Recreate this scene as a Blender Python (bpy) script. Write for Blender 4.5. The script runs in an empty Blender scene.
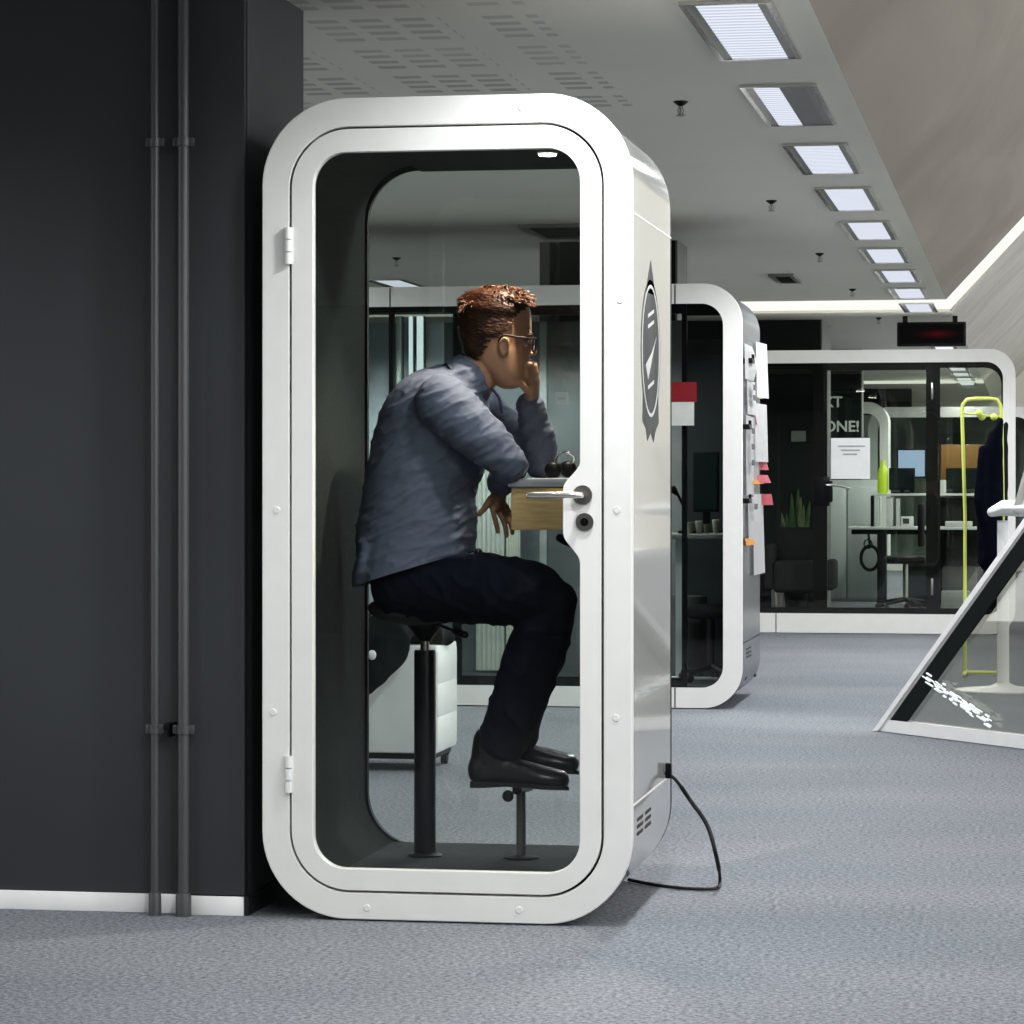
import bpy, bmesh, math, random
from mathutils import Vector, Matrix, noise
random.seed(7)
SC = bpy.context.scene
COL = SC.collection
PI = math.pi

# ------------------------------------------------------------------ camera model
F = 2950.0                      # focal length in pixels of a 1024 px frame
TH = math.atan(518 / F)         # yaw to the left of the building's long axis
c_, s_ = math.cos(TH), math.sin(TH)
EYE = 1.185
HOR = 483.0

def XA(px, Y):
    u = (px - 512) / F
    return Y * (u * c_ - s_) / (c_ + u * s_)

def P(px, py, Y):
    u = (px - 512) / F
    d = Y / (c_ + u * s_)
    return Vector((XA(px, Y), Y, EYE - (py - HOR) / F * d))

cam_d = bpy.data.cameras.new('camera')
cam = bpy.data.objects.new('camera', cam_d)
COL.objects.link(cam)
cam.location = (0, 0, EYE)
cam.rotation_euler = (PI / 2, 0, TH)
cam_d.sensor_width = 36
cam_d.lens = F / 1024 * 36
cam_d.shift_y = (HOR - 512) / 1024
cam_d.clip_end = 300
SC.camera = cam

# ------------------------------------------------------------------ materials
def newmat(name):
    m = bpy.data.materials.new(name)
    m.use_nodes = True
    nt = m.node_tree
    nt.nodes.clear()
    out = nt.nodes.new('ShaderNodeOutputMaterial')
    return m, nt, out

def mat(name, col, rough=0.5, metal=0.0, var=0.08, scale=12.0, bump=0.0, bscale=200.0,
        stretch=(1, 1, 1), spec=0.5, coat=0.0, emis=None, estr=0.0, detail=4.0):
    """principled surface whose colour wanders a little with object-space noise"""
    m, nt, out = newmat(name)
    N, L = nt.nodes, nt.links
    b = N.new('ShaderNodeBsdfPrincipled')
    L.new(b.outputs[0], out.inputs[0])
    tc = N.new('ShaderNodeTexCoord')
    mp = N.new('ShaderNodeMapping')
    mp.inputs['Scale'].default_value = stretch
    L.new(tc.outputs['Object'], mp.inputs[0])
    nz = N.new('ShaderNodeTexNoise')
    nz.inputs['Scale'].default_value = scale
    nz.inputs['Detail'].default_value = detail
    L.new(mp.outputs[0], nz.inputs['Vector'])
    rp = N.new('ShaderNodeValToRGB')
    rp.color_ramp.elements[0].position = 0.3
    rp.color_ramp.elements[1].position = 0.7
    rp.color_ramp.elements[0].color = [max(0, x * (1 - var)) for x in col] + [1]
    rp.color_ramp.elements[1].color = [min(1, x * (1 + var)) for x in col] + [1]
    L.new(nz.outputs['Fac'], rp.inputs[0])
    L.new(rp.outputs[0], b.inputs['Base Color'])
    b.inputs['Roughness'].default_value = rough
    b.inputs['Metallic'].default_value = metal
    b.inputs['Specular IOR Level'].default_value = spec
    b.inputs['Coat Weight'].default_value = coat
    if bump > 0:
        n2 = N.new('ShaderNodeTexNoise')
        n2.inputs['Scale'].default_value = bscale
        n2.inputs['Detail'].default_value = 3
        L.new(mp.outputs[0], n2.inputs['Vector'])
        bp = N.new('ShaderNodeBump')
        bp.inputs['Strength'].default_value = bump
        bp.inputs['Distance'].default_value = 0.01
        L.new(n2.outputs['Fac'], bp.inputs['Height'])
        L.new(bp.outputs[0], b.inputs['Normal'])
    if emis:
        b.inputs['Emission Color'].default_value = list(emis) + [1]
        b.inputs['Emission Strength'].default_value = estr
    return m

def glass_mat(name, tint, rmax=0.5, f0=1.5, rough=0.0):
    m, nt, out = newmat(name)
    N, L = nt.nodes, nt.links
    tr = N.new('ShaderNodeBsdfTransparent')
    tc = N.new('ShaderNodeTexCoord')
    nz = N.new('ShaderNodeTexNoise'); nz.inputs['Scale'].default_value = 1.5
    L.new(tc.outputs['Object'], nz.inputs['Vector'])
    rp = N.new('ShaderNodeValToRGB')
    rp.color_ramp.elements[0].color = [x * .97 for x in tint] + [1]
    rp.color_ramp.elements[1].color = list(tint) + [1]
    L.new(nz.outputs['Fac'], rp.inputs[0]); L.new(rp.outputs[0], tr.inputs[0])
    gl = N.new('ShaderNodeBsdfGlossy'); gl.inputs['Roughness'].default_value = rough
    lw = N.new('ShaderNodeLayerWeight'); lw.inputs['Blend'].default_value = .5
    pw = N.new('ShaderNodeMath'); pw.operation = 'POWER'; L.new(lw.outputs['Facing'], pw.inputs[0]); pw.inputs[1].default_value = 5
    r0 = ((f0 - 1) / (f0 + 1)) ** 2
    fr = N.new('ShaderNodeMath'); fr.operation = 'MULTIPLY_ADD'; L.new(pw.outputs[0], fr.inputs[0]); fr.inputs[1].default_value = rmax; fr.inputs[2].default_value = r0
    mx = N.new('ShaderNodeMixShader')
    L.new(fr.outputs[0], mx.inputs[0]); L.new(tr.outputs[0], mx.inputs[1]); L.new(gl.outputs[0], mx.inputs[2])
    L.new(mx.outputs[0], out.inputs[0])
    return m

def emit_mat(name, col, strength, lines=None):
    m, nt, out = newmat(name)
    N, L = nt.nodes, nt.links
    e = N.new('ShaderNodeEmission')
    e.inputs[1].default_value = strength
    L.new(e.outputs[0], out.inputs[0])
    tc = N.new('ShaderNodeTexCoord')
    nz = N.new('ShaderNodeTexNoise'); nz.inputs['Scale'].default_value = 9
    L.new(tc.outputs['Object'], nz.inputs['Vector'])
    rp = N.new('ShaderNodeValToRGB')
    rp.color_ramp.elements[0].color = [x * .85 for x in col] + [1]
    rp.color_ramp.elements[1].color = list(col) + [1]
    L.new(nz.outputs['Fac'], rp.inputs[0]); L.new(rp.outputs[0], e.inputs[0])
    return m

M = {}
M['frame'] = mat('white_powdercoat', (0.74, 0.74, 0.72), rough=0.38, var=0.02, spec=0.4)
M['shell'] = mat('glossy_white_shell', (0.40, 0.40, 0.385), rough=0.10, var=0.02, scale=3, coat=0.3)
M['shell_dark'] = mat('graphite_shell', (0.10, 0.11, 0.12), rough=0.22, var=0.05)
M['gasket'] = mat('black_gasket', (0.008, 0.008, 0.009), rough=0.6)
M['felt'] = mat('dark_felt', (0.030, 0.035, 0.032), rough=0.95, var=0.25, scale=120, bump=0.3, bscale=300, spec=0.1)
M['felt_black'] = mat('black_felt', (0.010, 0.013, 0.013), rough=0.9, var=0.2, spec=0.15)
M['podfloor'] = mat('pod_floor_carpet', (0.03, 0.034, 0.036), rough=0.9, var=0.3, scale=60)
M['glass'] = glass_mat('tinted_glass', (0.97, 0.985, 0.975))
M['glass_dark'] = glass_mat('grey_glass', (0.84, 0.87, 0.86))
M['glass_clear'] = glass_mat('clear_glass', (0.93, 0.95, 0.92))
M['black'] = mat('black_plastic', (0.005, 0.005, 0.006), spec=.2, rough=0.42)
M['blackmetal'] = mat('black_metal', (0.006, 0.006, 0.007), rough=0.3, metal=0.3)
M['steel'] = mat('brushed_steel', (0.36, 0.35, 0.33), rough=0.3, metal=1.0, stretch=(1, 20, 20))
M['steel_light'] = mat('polished_steel', (0.75, 0.74, 0.72), rough=0.2, metal=1.0)
M['wall_dark'] = mat('charcoal_wall_paint', (0.050, 0.054, 0.059), rough=0.6, var=0.10, scale=1.2, spec=0.3)
M['pillar_dark'] = mat('dark_partition_paint', (0.009, 0.013, 0.0125), spec=.15, rough=0.6, var=0.08, scale=2)
M['pillar_side'] = mat('grey_partition_paint', (0.13, 0.135, 0.13), rough=0.6, var=0.05, scale=2)
M['pipe'] = mat('grey_pipe_paint', (0.075, 0.08, 0.083), rough=0.35, var=0.08, stretch=(1, 1, .2))
M['white_trim'] = mat('white_skirting', (0.86, 0.86, 0.85), rough=0.4, var=0.03)
M['white'] = mat('white_lacquer', (0.72, 0.74, 0.73), rough=0.35, var=0.03)
M['paper'] = mat('white_paper', (0.64, 0.65, 0.65), rough=0.8, var=0.03)
M['wood'] = mat('oak_veneer', (0.46, 0.33, 0.16), rough=0.45, var=0.22, scale=9, stretch=(1.2, 1.2, 14))
M['woodbrown'] = mat('brown_panel', (0.25, 0.13, 0.035), rough=0.5, var=0.1, scale=5)
M['laminate'] = mat('grey_laminate', (0.36, 0.38, 0.41), rough=0.4, var=0.03)
M['red'] = mat('red_print', (0.17, 0.004, 0.008), rough=0.5)
M['pink'] = mat('pink_paper', (0.55, 0.16, 0.19), rough=0.7)
M['orange'] = mat('orange_paper', (0.80, 0.38, 0.06), rough=0.7)
M['lime'] = mat('lime_tube', (0.62, 0.70, 0.16), rough=0.35, var=0.04)
M['lime_bright'] = mat('lime_plastic', (0.52, 0.68, 0.05), rough=0.3, var=0.05, emis=(.5, .7, .05), estr=0.25)
M['navy'] = mat('navy_cloth', (0.003, 0.004, 0.010), spec=.08, rough=0.9, var=0.3, scale=20)
M['darkfab'] = mat('charcoal_upholstery', (0.035, 0.035, 0.036), spec=.1, rough=0.9, var=0.15, scale=40)
M['bagfab'] = mat('black_bag_cloth', (0.012, 0.016, 0.016), spec=.1, rough=0.85, var=0.3, scale=15)
M['leaf'] = mat('green_leaf', (0.05, 0.11, 0.035), rough=0.5, var=0.3)
M['leafy'] = mat('pale_leaf', (0.14, 0.17, 0.07), rough=0.5, var=0.3)
M['screen'] = emit_mat('lit_screen', (0.50, 0.66, 0.92), 0.9)
M['darkscreen'] = mat('off_screen', (0.01, 0.02, 0.02), rough=0.2)
M['grey_decal'] = mat('grey_vinyl', (0.05, 0.055, 0.055), spec=.2, rough=0.6, var=0.35, scale=9)
M['pale_decal'] = mat('pale_vinyl', (0.50, 0.51, 0.50), rough=0.4)
M['text'] = mat('pale_lettering', (0.55, 0.58, 0.57), rough=0.5, emis=(.5, .53, .52), estr=0.15)
M['ink'] = mat('grey_ink', (0.30, 0.30, 0.31), rough=0.7)
M['darkink'] = mat('dark_ink', (0.06, 0.06, 0.07), rough=0.7)
M['led'] = mat('red_led_matrix', (0.03, 0.006, 0.008), rough=0.3, emis=(0.5, 0.01, 0.02), estr=0.10)
M['tube_light'] = emit_mat('white_tube_light', (0.80, 0.92, 0.95), 1.3)
M['skirt_dark'] = mat('dark_plinth', (0.015, 0.018, 0.02), rough=0.6)
# the man
M['skin'] = mat('skin', (0.32, 0.18, 0.11), rough=0.5, var=0.08, scale=30, bump=0.05, bscale=150)
M['hair'] = mat('auburn_hair', (0.068, 0.027, 0.013), rough=0.42, var=0.55, scale=55, bump=0.5, bscale=160, stretch=(.5, 1, 1))
M['shirt'] = mat('blue_grey_shirt', (0.105, 0.120, 0.165), rough=0.75, var=0.08, scale=40, bump=0.35, bscale=13, stretch=(1.0, .8, 2.2), spec=0.25)
M['collar'] = mat('violet_collar_lining', (0.055, 0.05, 0.13), rough=0.8)
M['jeans'] = mat('dark_navy_denim', (0.005, 0.007, 0.015), rough=0.8, var=0.25, scale=30, bump=0.2, bscale=40, spec=0.08)
M['leather'] = mat('black_leather', (0.008, 0.008, 0.009), rough=0.28, var=0.2, bump=0.15, bscale=50)
M['sole'] = mat('black_rubber_sole', (0.010, 0.010, 0.011), rough=0.7)
M['eye'] = mat('shaded_eye_white', (0.28, 0.25, 0.23), rough=0.2)  # eye white darkened, shadow put into its colour
M['iris'] = mat('dark_iris', (0.04, 0.03, 0.02), rough=0.2)
M['lip'] = mat('lip_skin', (0.42, 0.16, 0.13), rough=0.45)
M['stoolpad'] = mat('grey_stool_pad', (0.045, 0.045, 0.042), rough=0.8, var=0.1)

# carpet
def carpet():
    m, nt, out = newmat('blue_grey_carpet')
    N, L = nt.nodes, nt.links
    b = N.new('ShaderNodeBsdfPrincipled'); L.new(b.outputs[0], out.inputs[0])
    b.inputs['Roughness'].default_value = 0.95; b.inputs['Specular IOR Level'].default_value = 0.12
    tc = N.new('ShaderNodeTexCoord')
    n1 = N.new('ShaderNodeTexNoise'); n1.inputs['Scale'].default_value = 70; n1.inputs['Detail'].default_value = 8; n1.inputs['Roughness'].default_value = .8
    n2 = N.new('ShaderNodeTexNoise'); n2.inputs['Scale'].default_value = 1.1; n2.inputs['Detail'].default_value = 5
    mp = N.new('ShaderNodeMapping'); mp.inputs['Scale'].default_value = (.5, 1, 1)
    L.new(tc.outputs['Object'], n1.inputs['Vector']); L.new(tc.outputs['Object'], mp.inputs[0]); L.new(mp.outputs[0], n2.inputs['Vector'])
    r1 = N.new('ShaderNodeValToRGB')
    r1.color_ramp.elements[0].position = .36; r1.color_ramp.elements[1].position = .64
    r1.color_ramp.elements[0].color = (.082, .090, .104, 1); r1.color_ramp.elements[1].color = (.375, .390, .415, 1)
    r2 = N.new('ShaderNodeValToRGB')
    r2.color_ramp.elements[0].position = .35; r2.color_ramp.elements[1].position = .65
    r2.color_ramp.elements[0].color = (.84, .86, .88, 1); r2.color_ramp.elements[1].color = (1, 1, 1, 1)
    L.new(n1.outputs['Fac'], r1.inputs[0]); L.new(n2.outputs['Fac'], r2.inputs[0])
    mx = N.new('ShaderNodeMixRGB'); mx.blend_type = 'MULTIPLY'; mx.inputs[0].default_value = 1
    L.new(r1.outputs[0], mx.inputs[1]); L.new(r2.outputs[0], mx.inputs[2]); L.new(mx.outputs[0], b.inputs['Base Color'])
    bp = N.new('ShaderNodeBump'); bp.inputs['Strength'].default_value = .5; bp.inputs['Distance'].default_value = .004
    L.new(n1.outputs['Fac'], bp.inputs['Height']); L.new(bp.outputs[0], b.inputs['Normal'])
    return m
M['carpet'] = carpet()

# plaster ceiling with groups of short perforation slots over the left half
def ceiling_mat():
    m, nt, out = newmat('perforated_ceiling')
    N, L = nt.nodes, nt.links
    b = N.new('ShaderNodeBsdfPrincipled'); L.new(b.outputs[0], out.inputs[0])
    b.inputs['Roughness'].default_value = 0.55; b.inputs['Specular IOR Level'].default_value = 0.3
    tc = N.new('ShaderNodeTexCoord'); sp = N.new('ShaderNodeSeparateXYZ'); L.new(tc.outputs['Object'], sp.inputs[0])
    def mth(op, a, bv, cv=None):
        n = N.new('ShaderNodeMath'); n.operation = op
        for i, v in enumerate((a, bv, cv)):
            if v is None: continue
            if isinstance(v, (int, float)): n.inputs[i].default_value = v
            else: L.new(v, n.inputs[i])
        return n.outputs[0]
    X, Y = sp.outputs[0], sp.outputs[1]
    def band(v, period, duty):
        return mth('LESS_THAN', mth('FRACT', mth('DIVIDE', v, period), 0), duty)
    g = mth('MULTIPLY', band(X, .135, .70), band(Y, .62, .80))       # groups
    sl = mth('MULTIPLY', mth('MULTIPLY', band(Y, .124, .5), band(X, .54, .76)), g)                      # slots
    area = mth('MULTIPLY', mth('LESS_THAN', X, -1.45), mth('LESS_THAN', Y, 10.9))
    sl = mth('MULTIPLY', sl, area)
    nz = N.new('ShaderNodeTexNoise'); nz.inputs['Scale'].default_value = .8; nz.inputs['Detail'].default_value = 4
    L.new(tc.outputs['Object'], nz.inputs['Vector'])
    n2 = N.new('ShaderNodeTexNoise'); n2.inputs['Scale'].default_value = 1.3
    L.new(tc.outputs['Object'], n2.inputs['Vector'])
    sl = mth('MULTIPLY', sl, mth('MULTIPLY', n2.outputs['Fac'], .75))
    rp = N.new('ShaderNodeValToRGB')
    rp.color_ramp.elements[0].color = (.62, .605, .54, 1); rp.color_ramp.elements[1].color = (.73, .715, .645, 1)
    L.new(nz.outputs['Fac'], rp.inputs[0])
    mx = N.new('ShaderNodeMixRGB'); L.new(sl, mx.inputs[0]); L.new(rp.outputs[0], mx.inputs[1]); mx.inputs[2].default_value = (.15, .15, .15, 1)
    L.new(mx.outputs[0], b.inputs['Base Color'])
    return m
M['ceiling'] = ceiling_mat()

def concrete():
    m, nt, out = newmat('sloping_concrete')
    N, L = nt.nodes, nt.links
    b = N.new('ShaderNodeBsdfPrincipled'); L.new(b.outputs[0], out.inputs[0])
    b.inputs['Roughness'].default_value = 0.7
    tc = N.new('ShaderNodeTexCoord'); mp = N.new('ShaderNodeMapping'); mp.inputs['Scale'].default_value = (1, .25, 1)
    mp.inputs['Rotation'].default_value = (0, 0, .5)
    L.new(tc.outputs['Object'], mp.inputs[0])
    nz = N.new('ShaderNodeTexNoise'); nz.inputs['Scale'].default_value = 1.6; nz.inputs['Detail'].default_value = 7; nz.inputs['Distortion'].default_value = .7
    L.new(mp.outputs[0], nz.inputs['Vector'])
    rp = N.new('ShaderNodeValToRGB')
    rp.color_ramp.elements[0].position = .3; rp.color_ramp.elements[1].position = .7
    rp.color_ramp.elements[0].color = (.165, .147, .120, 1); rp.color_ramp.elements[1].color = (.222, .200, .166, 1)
    L.new(nz.outputs['Fac'], rp.inputs[0]); L.new(rp.outputs[0], b.inputs['Base Color'])
    vo = N.new('ShaderNodeTexVoronoi'); vo.inputs['Scale'].default_value = 3.5
    L.new(tc.outputs['Object'], vo.inputs['Vector'])
    bp = N.new('ShaderNodeBump'); bp.inputs['Strength'].default_value = .25; bp.inputs['Distance'].default_value = .03
    L.new(nz.outputs['Fac'], bp.inputs['Height']); L.new(bp.outputs[0], b.inputs['Normal'])
    return m
M['concrete'] = concrete()

def louvre_mat(name, col, strength):
    m, nt, out = newmat(name)
    N, L = nt.nodes, nt.links
    e = N.new('ShaderNodeEmission'); L.new(e.outputs[0], out.inputs[0]); e.inputs[0].default_value = list(col) + [1]
    tc = N.new('ShaderNodeTexCoord'); sp = N.new('ShaderNodeSeparateXYZ'); L.new(tc.outputs['Object'], sp.inputs[0])
    a = N.new('ShaderNodeMath'); a.operation = 'DIVIDE'; L.new(sp.outputs[1], a.inputs[0]); a.inputs[1].default_value = .055
    f = N.new('ShaderNodeMath'); f.operation = 'FRACT'; L.new(a.outputs[0], f.inputs[0])
    g = N.new('ShaderNodeMath'); g.operation = 'MULTIPLY_ADD'; L.new(f.outputs[0], g.inputs[0]); g.inputs[1].default_value = strength * .6; g.inputs[2].default_value = strength * .62
    L.new(g.outputs[0], e.inputs[1])
    return m
M['lamp'] = louvre_mat('lit_louvre', (0.84, 0.89, 1.0), .80)
M['lamp_far'] = louvre_mat('far_lit_louvre', (0.9, 0.94, 1.0), .95)
M['lamp_off'] = mat('unlit_louvre', (.25, .25, .25), rough=.3, metal=.6, stretch=(1, 40, 1), var=.4)
M['cove'] = emit_mat('cove_light', (1.0, 1.0, 0.94), .92)
M['downlight'] = emit_mat('downlight_lens', (1.0, 0.95, 0.85), 14.0)

# ------------------------------------------------------------------ object helpers
WL = {}
def wloc(o):
    return WL.get(o.name, Vector((0, 0, 0))) if o else Vector((0, 0, 0))

def obj(name, bm, material, parent=None, smooth=True, angle=35):
    off = wloc(parent)
    bmesh.ops.recalc_face_normals(bm, faces=bm.faces[:])
    if off.length > 0:
        bmesh.ops.translate(bm, verts=bm.verts[:], vec=-off)
    me = bpy.data.meshes.new(name)
    bm.to_mesh(me); bm.free()
    if smooth:
        for p in me.polygons: p.use_smooth = True
        me.set_sharp_from_angle(angle=math.radians(angle))
    me.materials.append(M[material] if isinstance(material, str) else material)
    o = bpy.data.objects.new(name, me)
    COL.objects.link(o)
    if parent:
        o.parent = parent
        WL[o.name] = off.copy()
    return o

def thing(name, label, cat, loc=(0, 0, 0), group=None):
    o = bpy.data.objects.new(name, None); COL.objects.link(o)
    o.location = loc; o.empty_display_size = .1
    WL[o.name] = Vector(loc)
    o['label'] = label; o['category'] = cat
    if group: o['group'] = group
    return o

def tag(o, label, cat, group=None):
    o['label'] = label; o['category'] = cat
    if group: o['group'] = group
    return o

def struct(name, bm, m, **k):
    o = obj(name, bm, m, **k); o['kind'] = 'structure'
    return o

def dup(root, loc, label=None):
    def cp(o, par):
        n = o.copy(); COL.objects.link(n); n.parent = par
        WL[n.name] = Vector(loc)
        for ch in o.children: cp(ch, n)
        return n
    r = cp(root, None); r.location = loc
    if label: r['label'] = label
    return r

def nb(): return bmesh.new()

def box(bm, x0, x1, y0, y1, z0, z1, bev=0.0, seg=2, rot=None, piv=None):
    v = [bm.verts.new((x, y, z)) for x in (x0, x1) for y in (y0, y1) for z in (z0, z1)]
    fs = [(0, 1, 3, 2), (4, 6, 7, 5), (0, 4, 5, 1), (2, 3, 7, 6), (0, 2, 6, 4), (1, 5, 7, 3)]
    faces = [bm.faces.new([v[i] for i in f]) for f in fs]
    if bev > 0:
        es = list({e for f in faces for e in f.edges})
        r = bmesh.ops.bevel(bm, geom=es, offset=bev, segments=seg, affect='EDGES', profile=.5)
        v = list({x for f in r['faces'] for x in f.verts} | {x for x in v if x.is_valid})
    if rot is not None:
        bmesh.ops.rotate(bm, verts=v, cent=piv if piv is not None else ((x0 + x1) / 2, (y0 + y1) / 2, (z0 + z1) / 2), matrix=rot)
    return v

def rr(x0, x1, z0, z1, r, n=10):
    """rounded rectangle outline, (x,z) points"""
    if not isinstance(r, (tuple, list)): r = (r, r, r, r)      # BL, BR, TR, TL
    pts = []
    for (cx, cz, a0, q) in ((x0 + r[0], z0 + r[0], PI, r[0]), (x1 - r[1], z0 + r[1], 1.5 * PI, r[1]),
                            (x1 - r[2], z1 - r[2], 0, r[2]), (x0 + r[3], z1 - r[3], .5 * PI, r[3])):
        if q <= 1e-6: pts.append((cx, cz)); continue
        for i in range(n + 1):
            a = a0 + .5 * PI * i / n
            pts.append((cx + q * math.cos(a), cz + q * math.sin(a)))
    return pts

def plate(bm, outer, holes, y0, y1, axis='y'):
    """flat plate with holes, extruded along an axis"""
    def mk(a, b, d):
        return (a, d, b) if axis == 'y' else ((d, a, b) if axis == 'x' else (a, b, d))
    loops = []
    es = []
    for lp in [outer] + list(holes):
        vs = [bm.verts.new(mk(p[0], p[1], y0)) for p in lp]
        loops.append(vs)
        es += [bm.edges.new((vs[i], vs[(i + 1) % len(vs)])) for i in range(len(vs))]
    r = bmesh.ops.triangle_fill(bm, edges=es, use_beauty=True)
    fr = [g for g in r['geom'] if isinstance(g, bmesh.types.BMFace)]
    back = {}
    for lp, vs in zip([outer] + list(holes), loops):
        for p, v in zip(lp, vs): back[v] = bm.verts.new(mk(p[0], p[1], y1))
    for f in fr: bm.faces.new([back[v] for v in reversed(f.verts[:])])
    for vs in loops:
        n = len(vs)
        for i in range(n):
            a, b = vs[i], vs[(i + 1) % n]
            bm.faces.new((a, b, back[b], back[a]))

def ringshell(bm, o1, o2, y0, y1):
    """tube wall between two same-count outlines"""
    n = len(o1)
    A = [bm.verts.new((p[0], y0, p[1])) for p in o1]; B = [bm.verts.new((p[0], y1, p[1])) for p in o1]
    Cc = [bm.verts.new((p[0], y0, p[1])) for p in o2]; D = [bm.verts.new((p[0], y1, p[1])) for p in o2]
    for i in range(n):
        j = (i + 1) % n
        bm.faces.new((A[i], A[j], B[j], B[i])); bm.faces.new((Cc[i], Cc[j], D[j], D[i]))
        bm.faces.new((A[i], A[j], Cc[j], Cc[i])); bm.faces.new((B[i], B[j], D[j], D[i]))

def sweep(bm, pts, rad, n=14, round_caps=True, up=Vector((0, 1, 0))):
    """tube of varying elliptic section; rad = r or (in-plane, along up)"""
    pts = [Vector(p) for p in pts]
    rs = [(r, r) if isinstance(r, (int, float)) else r for r in (rad if isinstance(rad, list) else [rad] * len(pts))]
    m = len(pts)
    T = []
    for i in range(m):
        a = pts[max(0, i - 1)]; b = pts[min(m - 1, i + 1)]
        T.append((b - a).normalized())
    rings = []
    def ring(cn, t, ra, rb):
        b = up - t * up.dot(t)
        if b.length < .15:
            b = Vector((1, 0, 0)) - t * t.x
            if b.length < .15: b = Vector((0, 0, 1)) - t * t.z
        b.normalize(); a = b.cross(t).normalized()
        return [bm.verts.new(cn + a * (ra * math.cos(2 * PI * k / n)) + b * (rb * math.sin(2 * PI * k / n))) for k in range(n)]
    if round_caps:
        for q in (75, 50, 25):
            ra, rb = rs[0]; k = math.radians(q); e = min(ra, rb)
            rings.append(ring(pts[0] - T[0] * e * math.sin(k), T[0], ra * math.cos(k), rb * math.cos(k)))
    for i in range(m): rings.append(ring(pts[i], T[i], *rs[i]))
    if round_caps:
        for q in (25, 50, 75):
            ra, rb = rs[-1]; k = math.radians(q); e = min(ra, rb)
            rings.append(ring(pts[-1] + T[-1] * e * math.sin(k), T[-1], ra * math.cos(k), rb * math.cos(k)))
    for i in range(len(rings) - 1):
        for k in range(n):
            l = (k + 1) % n
            bm.faces.new((rings[i][k], rings[i][l], rings[i + 1][l], rings[i + 1][k]))
    bm.faces.new(rings[0][::-1]); bm.faces.new(rings[-1])
    return [v for r in rings for v in r]

def spline(pts, n=8):
    """catmull-rom through points"""
    pts = [Vector(p) for p in pts]
    out = []
    for i in range(len(pts) - 1):
        p0 = pts[max(0, i - 1)]; p1 = pts[i]; p2 = pts[i + 1]; p3 = pts[min(len(pts) - 1, i + 2)]
        for k in range(n):
            t = k / n
            out.append(.5 * ((2 * p1) + (p2 - p0) * t + (2 * p0 - 5 * p1 + 4 * p2 - p3) * t * t + (3 * p1 - p0 - 3 * p2 + p3) * t ** 3))
    out.append(pts[-1])
    return out

def sspline(pts, rads, n=5):
    """spline with radii interpolated"""
    pr = [((r, r) if isinstance(r, (int, float)) else r) for r in rads]
    P_ = spline(pts, n)
    R = spline([Vector((a, b, 0)) for a, b in pr], n)
    return P_, [(max(.001, v.x), max(.001, v.y)) for v in R]

def cyl(bm, p0, p1, r, n=20, r2=None):
    sweep(bm, [p0, p1], [r, r if r2 is None else r2], n=n, round_caps=False)

def lathe(bm, prof, cx, cy, n=28):
    """prof: (r, z) list from bottom to top"""
    rings = []
    for r, z in prof:
        rings.append([bm.verts.new((cx + max(r, 1e-4) * math.cos(2 * PI * k / n), cy + max(r, 1e-4) * math.sin(2 * PI * k / n), z)) for k in range(n)])
    for i in range(len(rings) - 1):
        for k in range(n):
            l = (k + 1) % n
            bm.faces.new((rings[i][k], rings[i][l], rings[i + 1][l], rings[i + 1][k]))
    bm.faces.new(rings[0][::-1]); bm.faces.new(rings[-1])

def ellipsoid(bm, cn, r, rot=None, u=20, v=14):
    ret = bmesh.ops.create_uvsphere(bm, u_segments=u, v_segments=v, radius=1)
    vs = ret['verts']
    bmesh.ops.scale(bm, vec=r if not isinstance(r, (int, float)) else (r, r, r), verts=vs)
    if rot is not None: bmesh.ops.rotate(bm, verts=vs, cent=(0, 0, 0), matrix=rot)
    bmesh.ops.translate(bm, verts=vs, vec=cn)
    return vs

def text(s, size, loc, m, parent=None, name='lettering', rz=0, ext=.002):
    cu = bpy.data.curves.new(name, 'FONT'); cu.body = s; cu.size = size; cu.extrude = ext; cu.offset = size * .022
    t = bpy.data.objects.new(name, cu); COL.objects.link(t)
    dg = bpy.context.evaluated_depsgraph_get()
    me = bpy.data.meshes.new_from_object(t.evaluated_get(dg))
    bpy.data.objects.remove(t); bpy.data.curves.remove(cu)
    bm = nb(); bm.from_mesh(me); bpy.data.meshes.remove(me)
    bmesh.ops.rotate(bm, verts=bm.verts[:], cent=(0, 0, 0), matrix=Matrix.Rotation(PI / 2, 3, 'X'))
    bmesh.ops.rotate(bm, verts=bm.verts[:], cent=(0, 0, 0), matrix=Matrix.Rotation(rz, 3, 'Z'))
    bmesh.ops.translate(bm, verts=bm.verts[:], vec=loc)
    return obj(name, bm, m, parent, smooth=False)

def voxel(name, bm, material, parent=None, vox=.006, it=4, disp=None):
    """fuse overlapping closed shapes into one continuous skin"""
    bmesh.ops.recalc_face_normals(bm, faces=bm.faces[:])
    me = bpy.data.meshes.new('tmp'); bm.to_mesh(me); bm.free()
    t = bpy.data.objects.new('tmp', me); COL.objects.link(t)
    r = t.modifiers.new('r', 'REMESH'); r.mode = 'VOXEL'; r.voxel_size = vox
    if it:
        s = t.modifiers.new('s', 'SMOOTH'); s.factor = .5; s.iterations = it
    dg = bpy.context.evaluated_depsgraph_get()
    m2 = bpy.data.meshes.new_from_object(t.evaluated_get(dg))
    bpy.data.objects.remove(t); bpy.data.meshes.remove(me)
    if disp:
        no = [v.normal.copy() for v in m2.vertices]
        for v, n in zip(m2.vertices, no): v.co = v.co + n * disp(v.co)
    b2 = nb(); b2.from_mesh(m2); bpy.data.meshes.remove(m2)
    return obj(name, b2, material, parent, angle=80)

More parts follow.
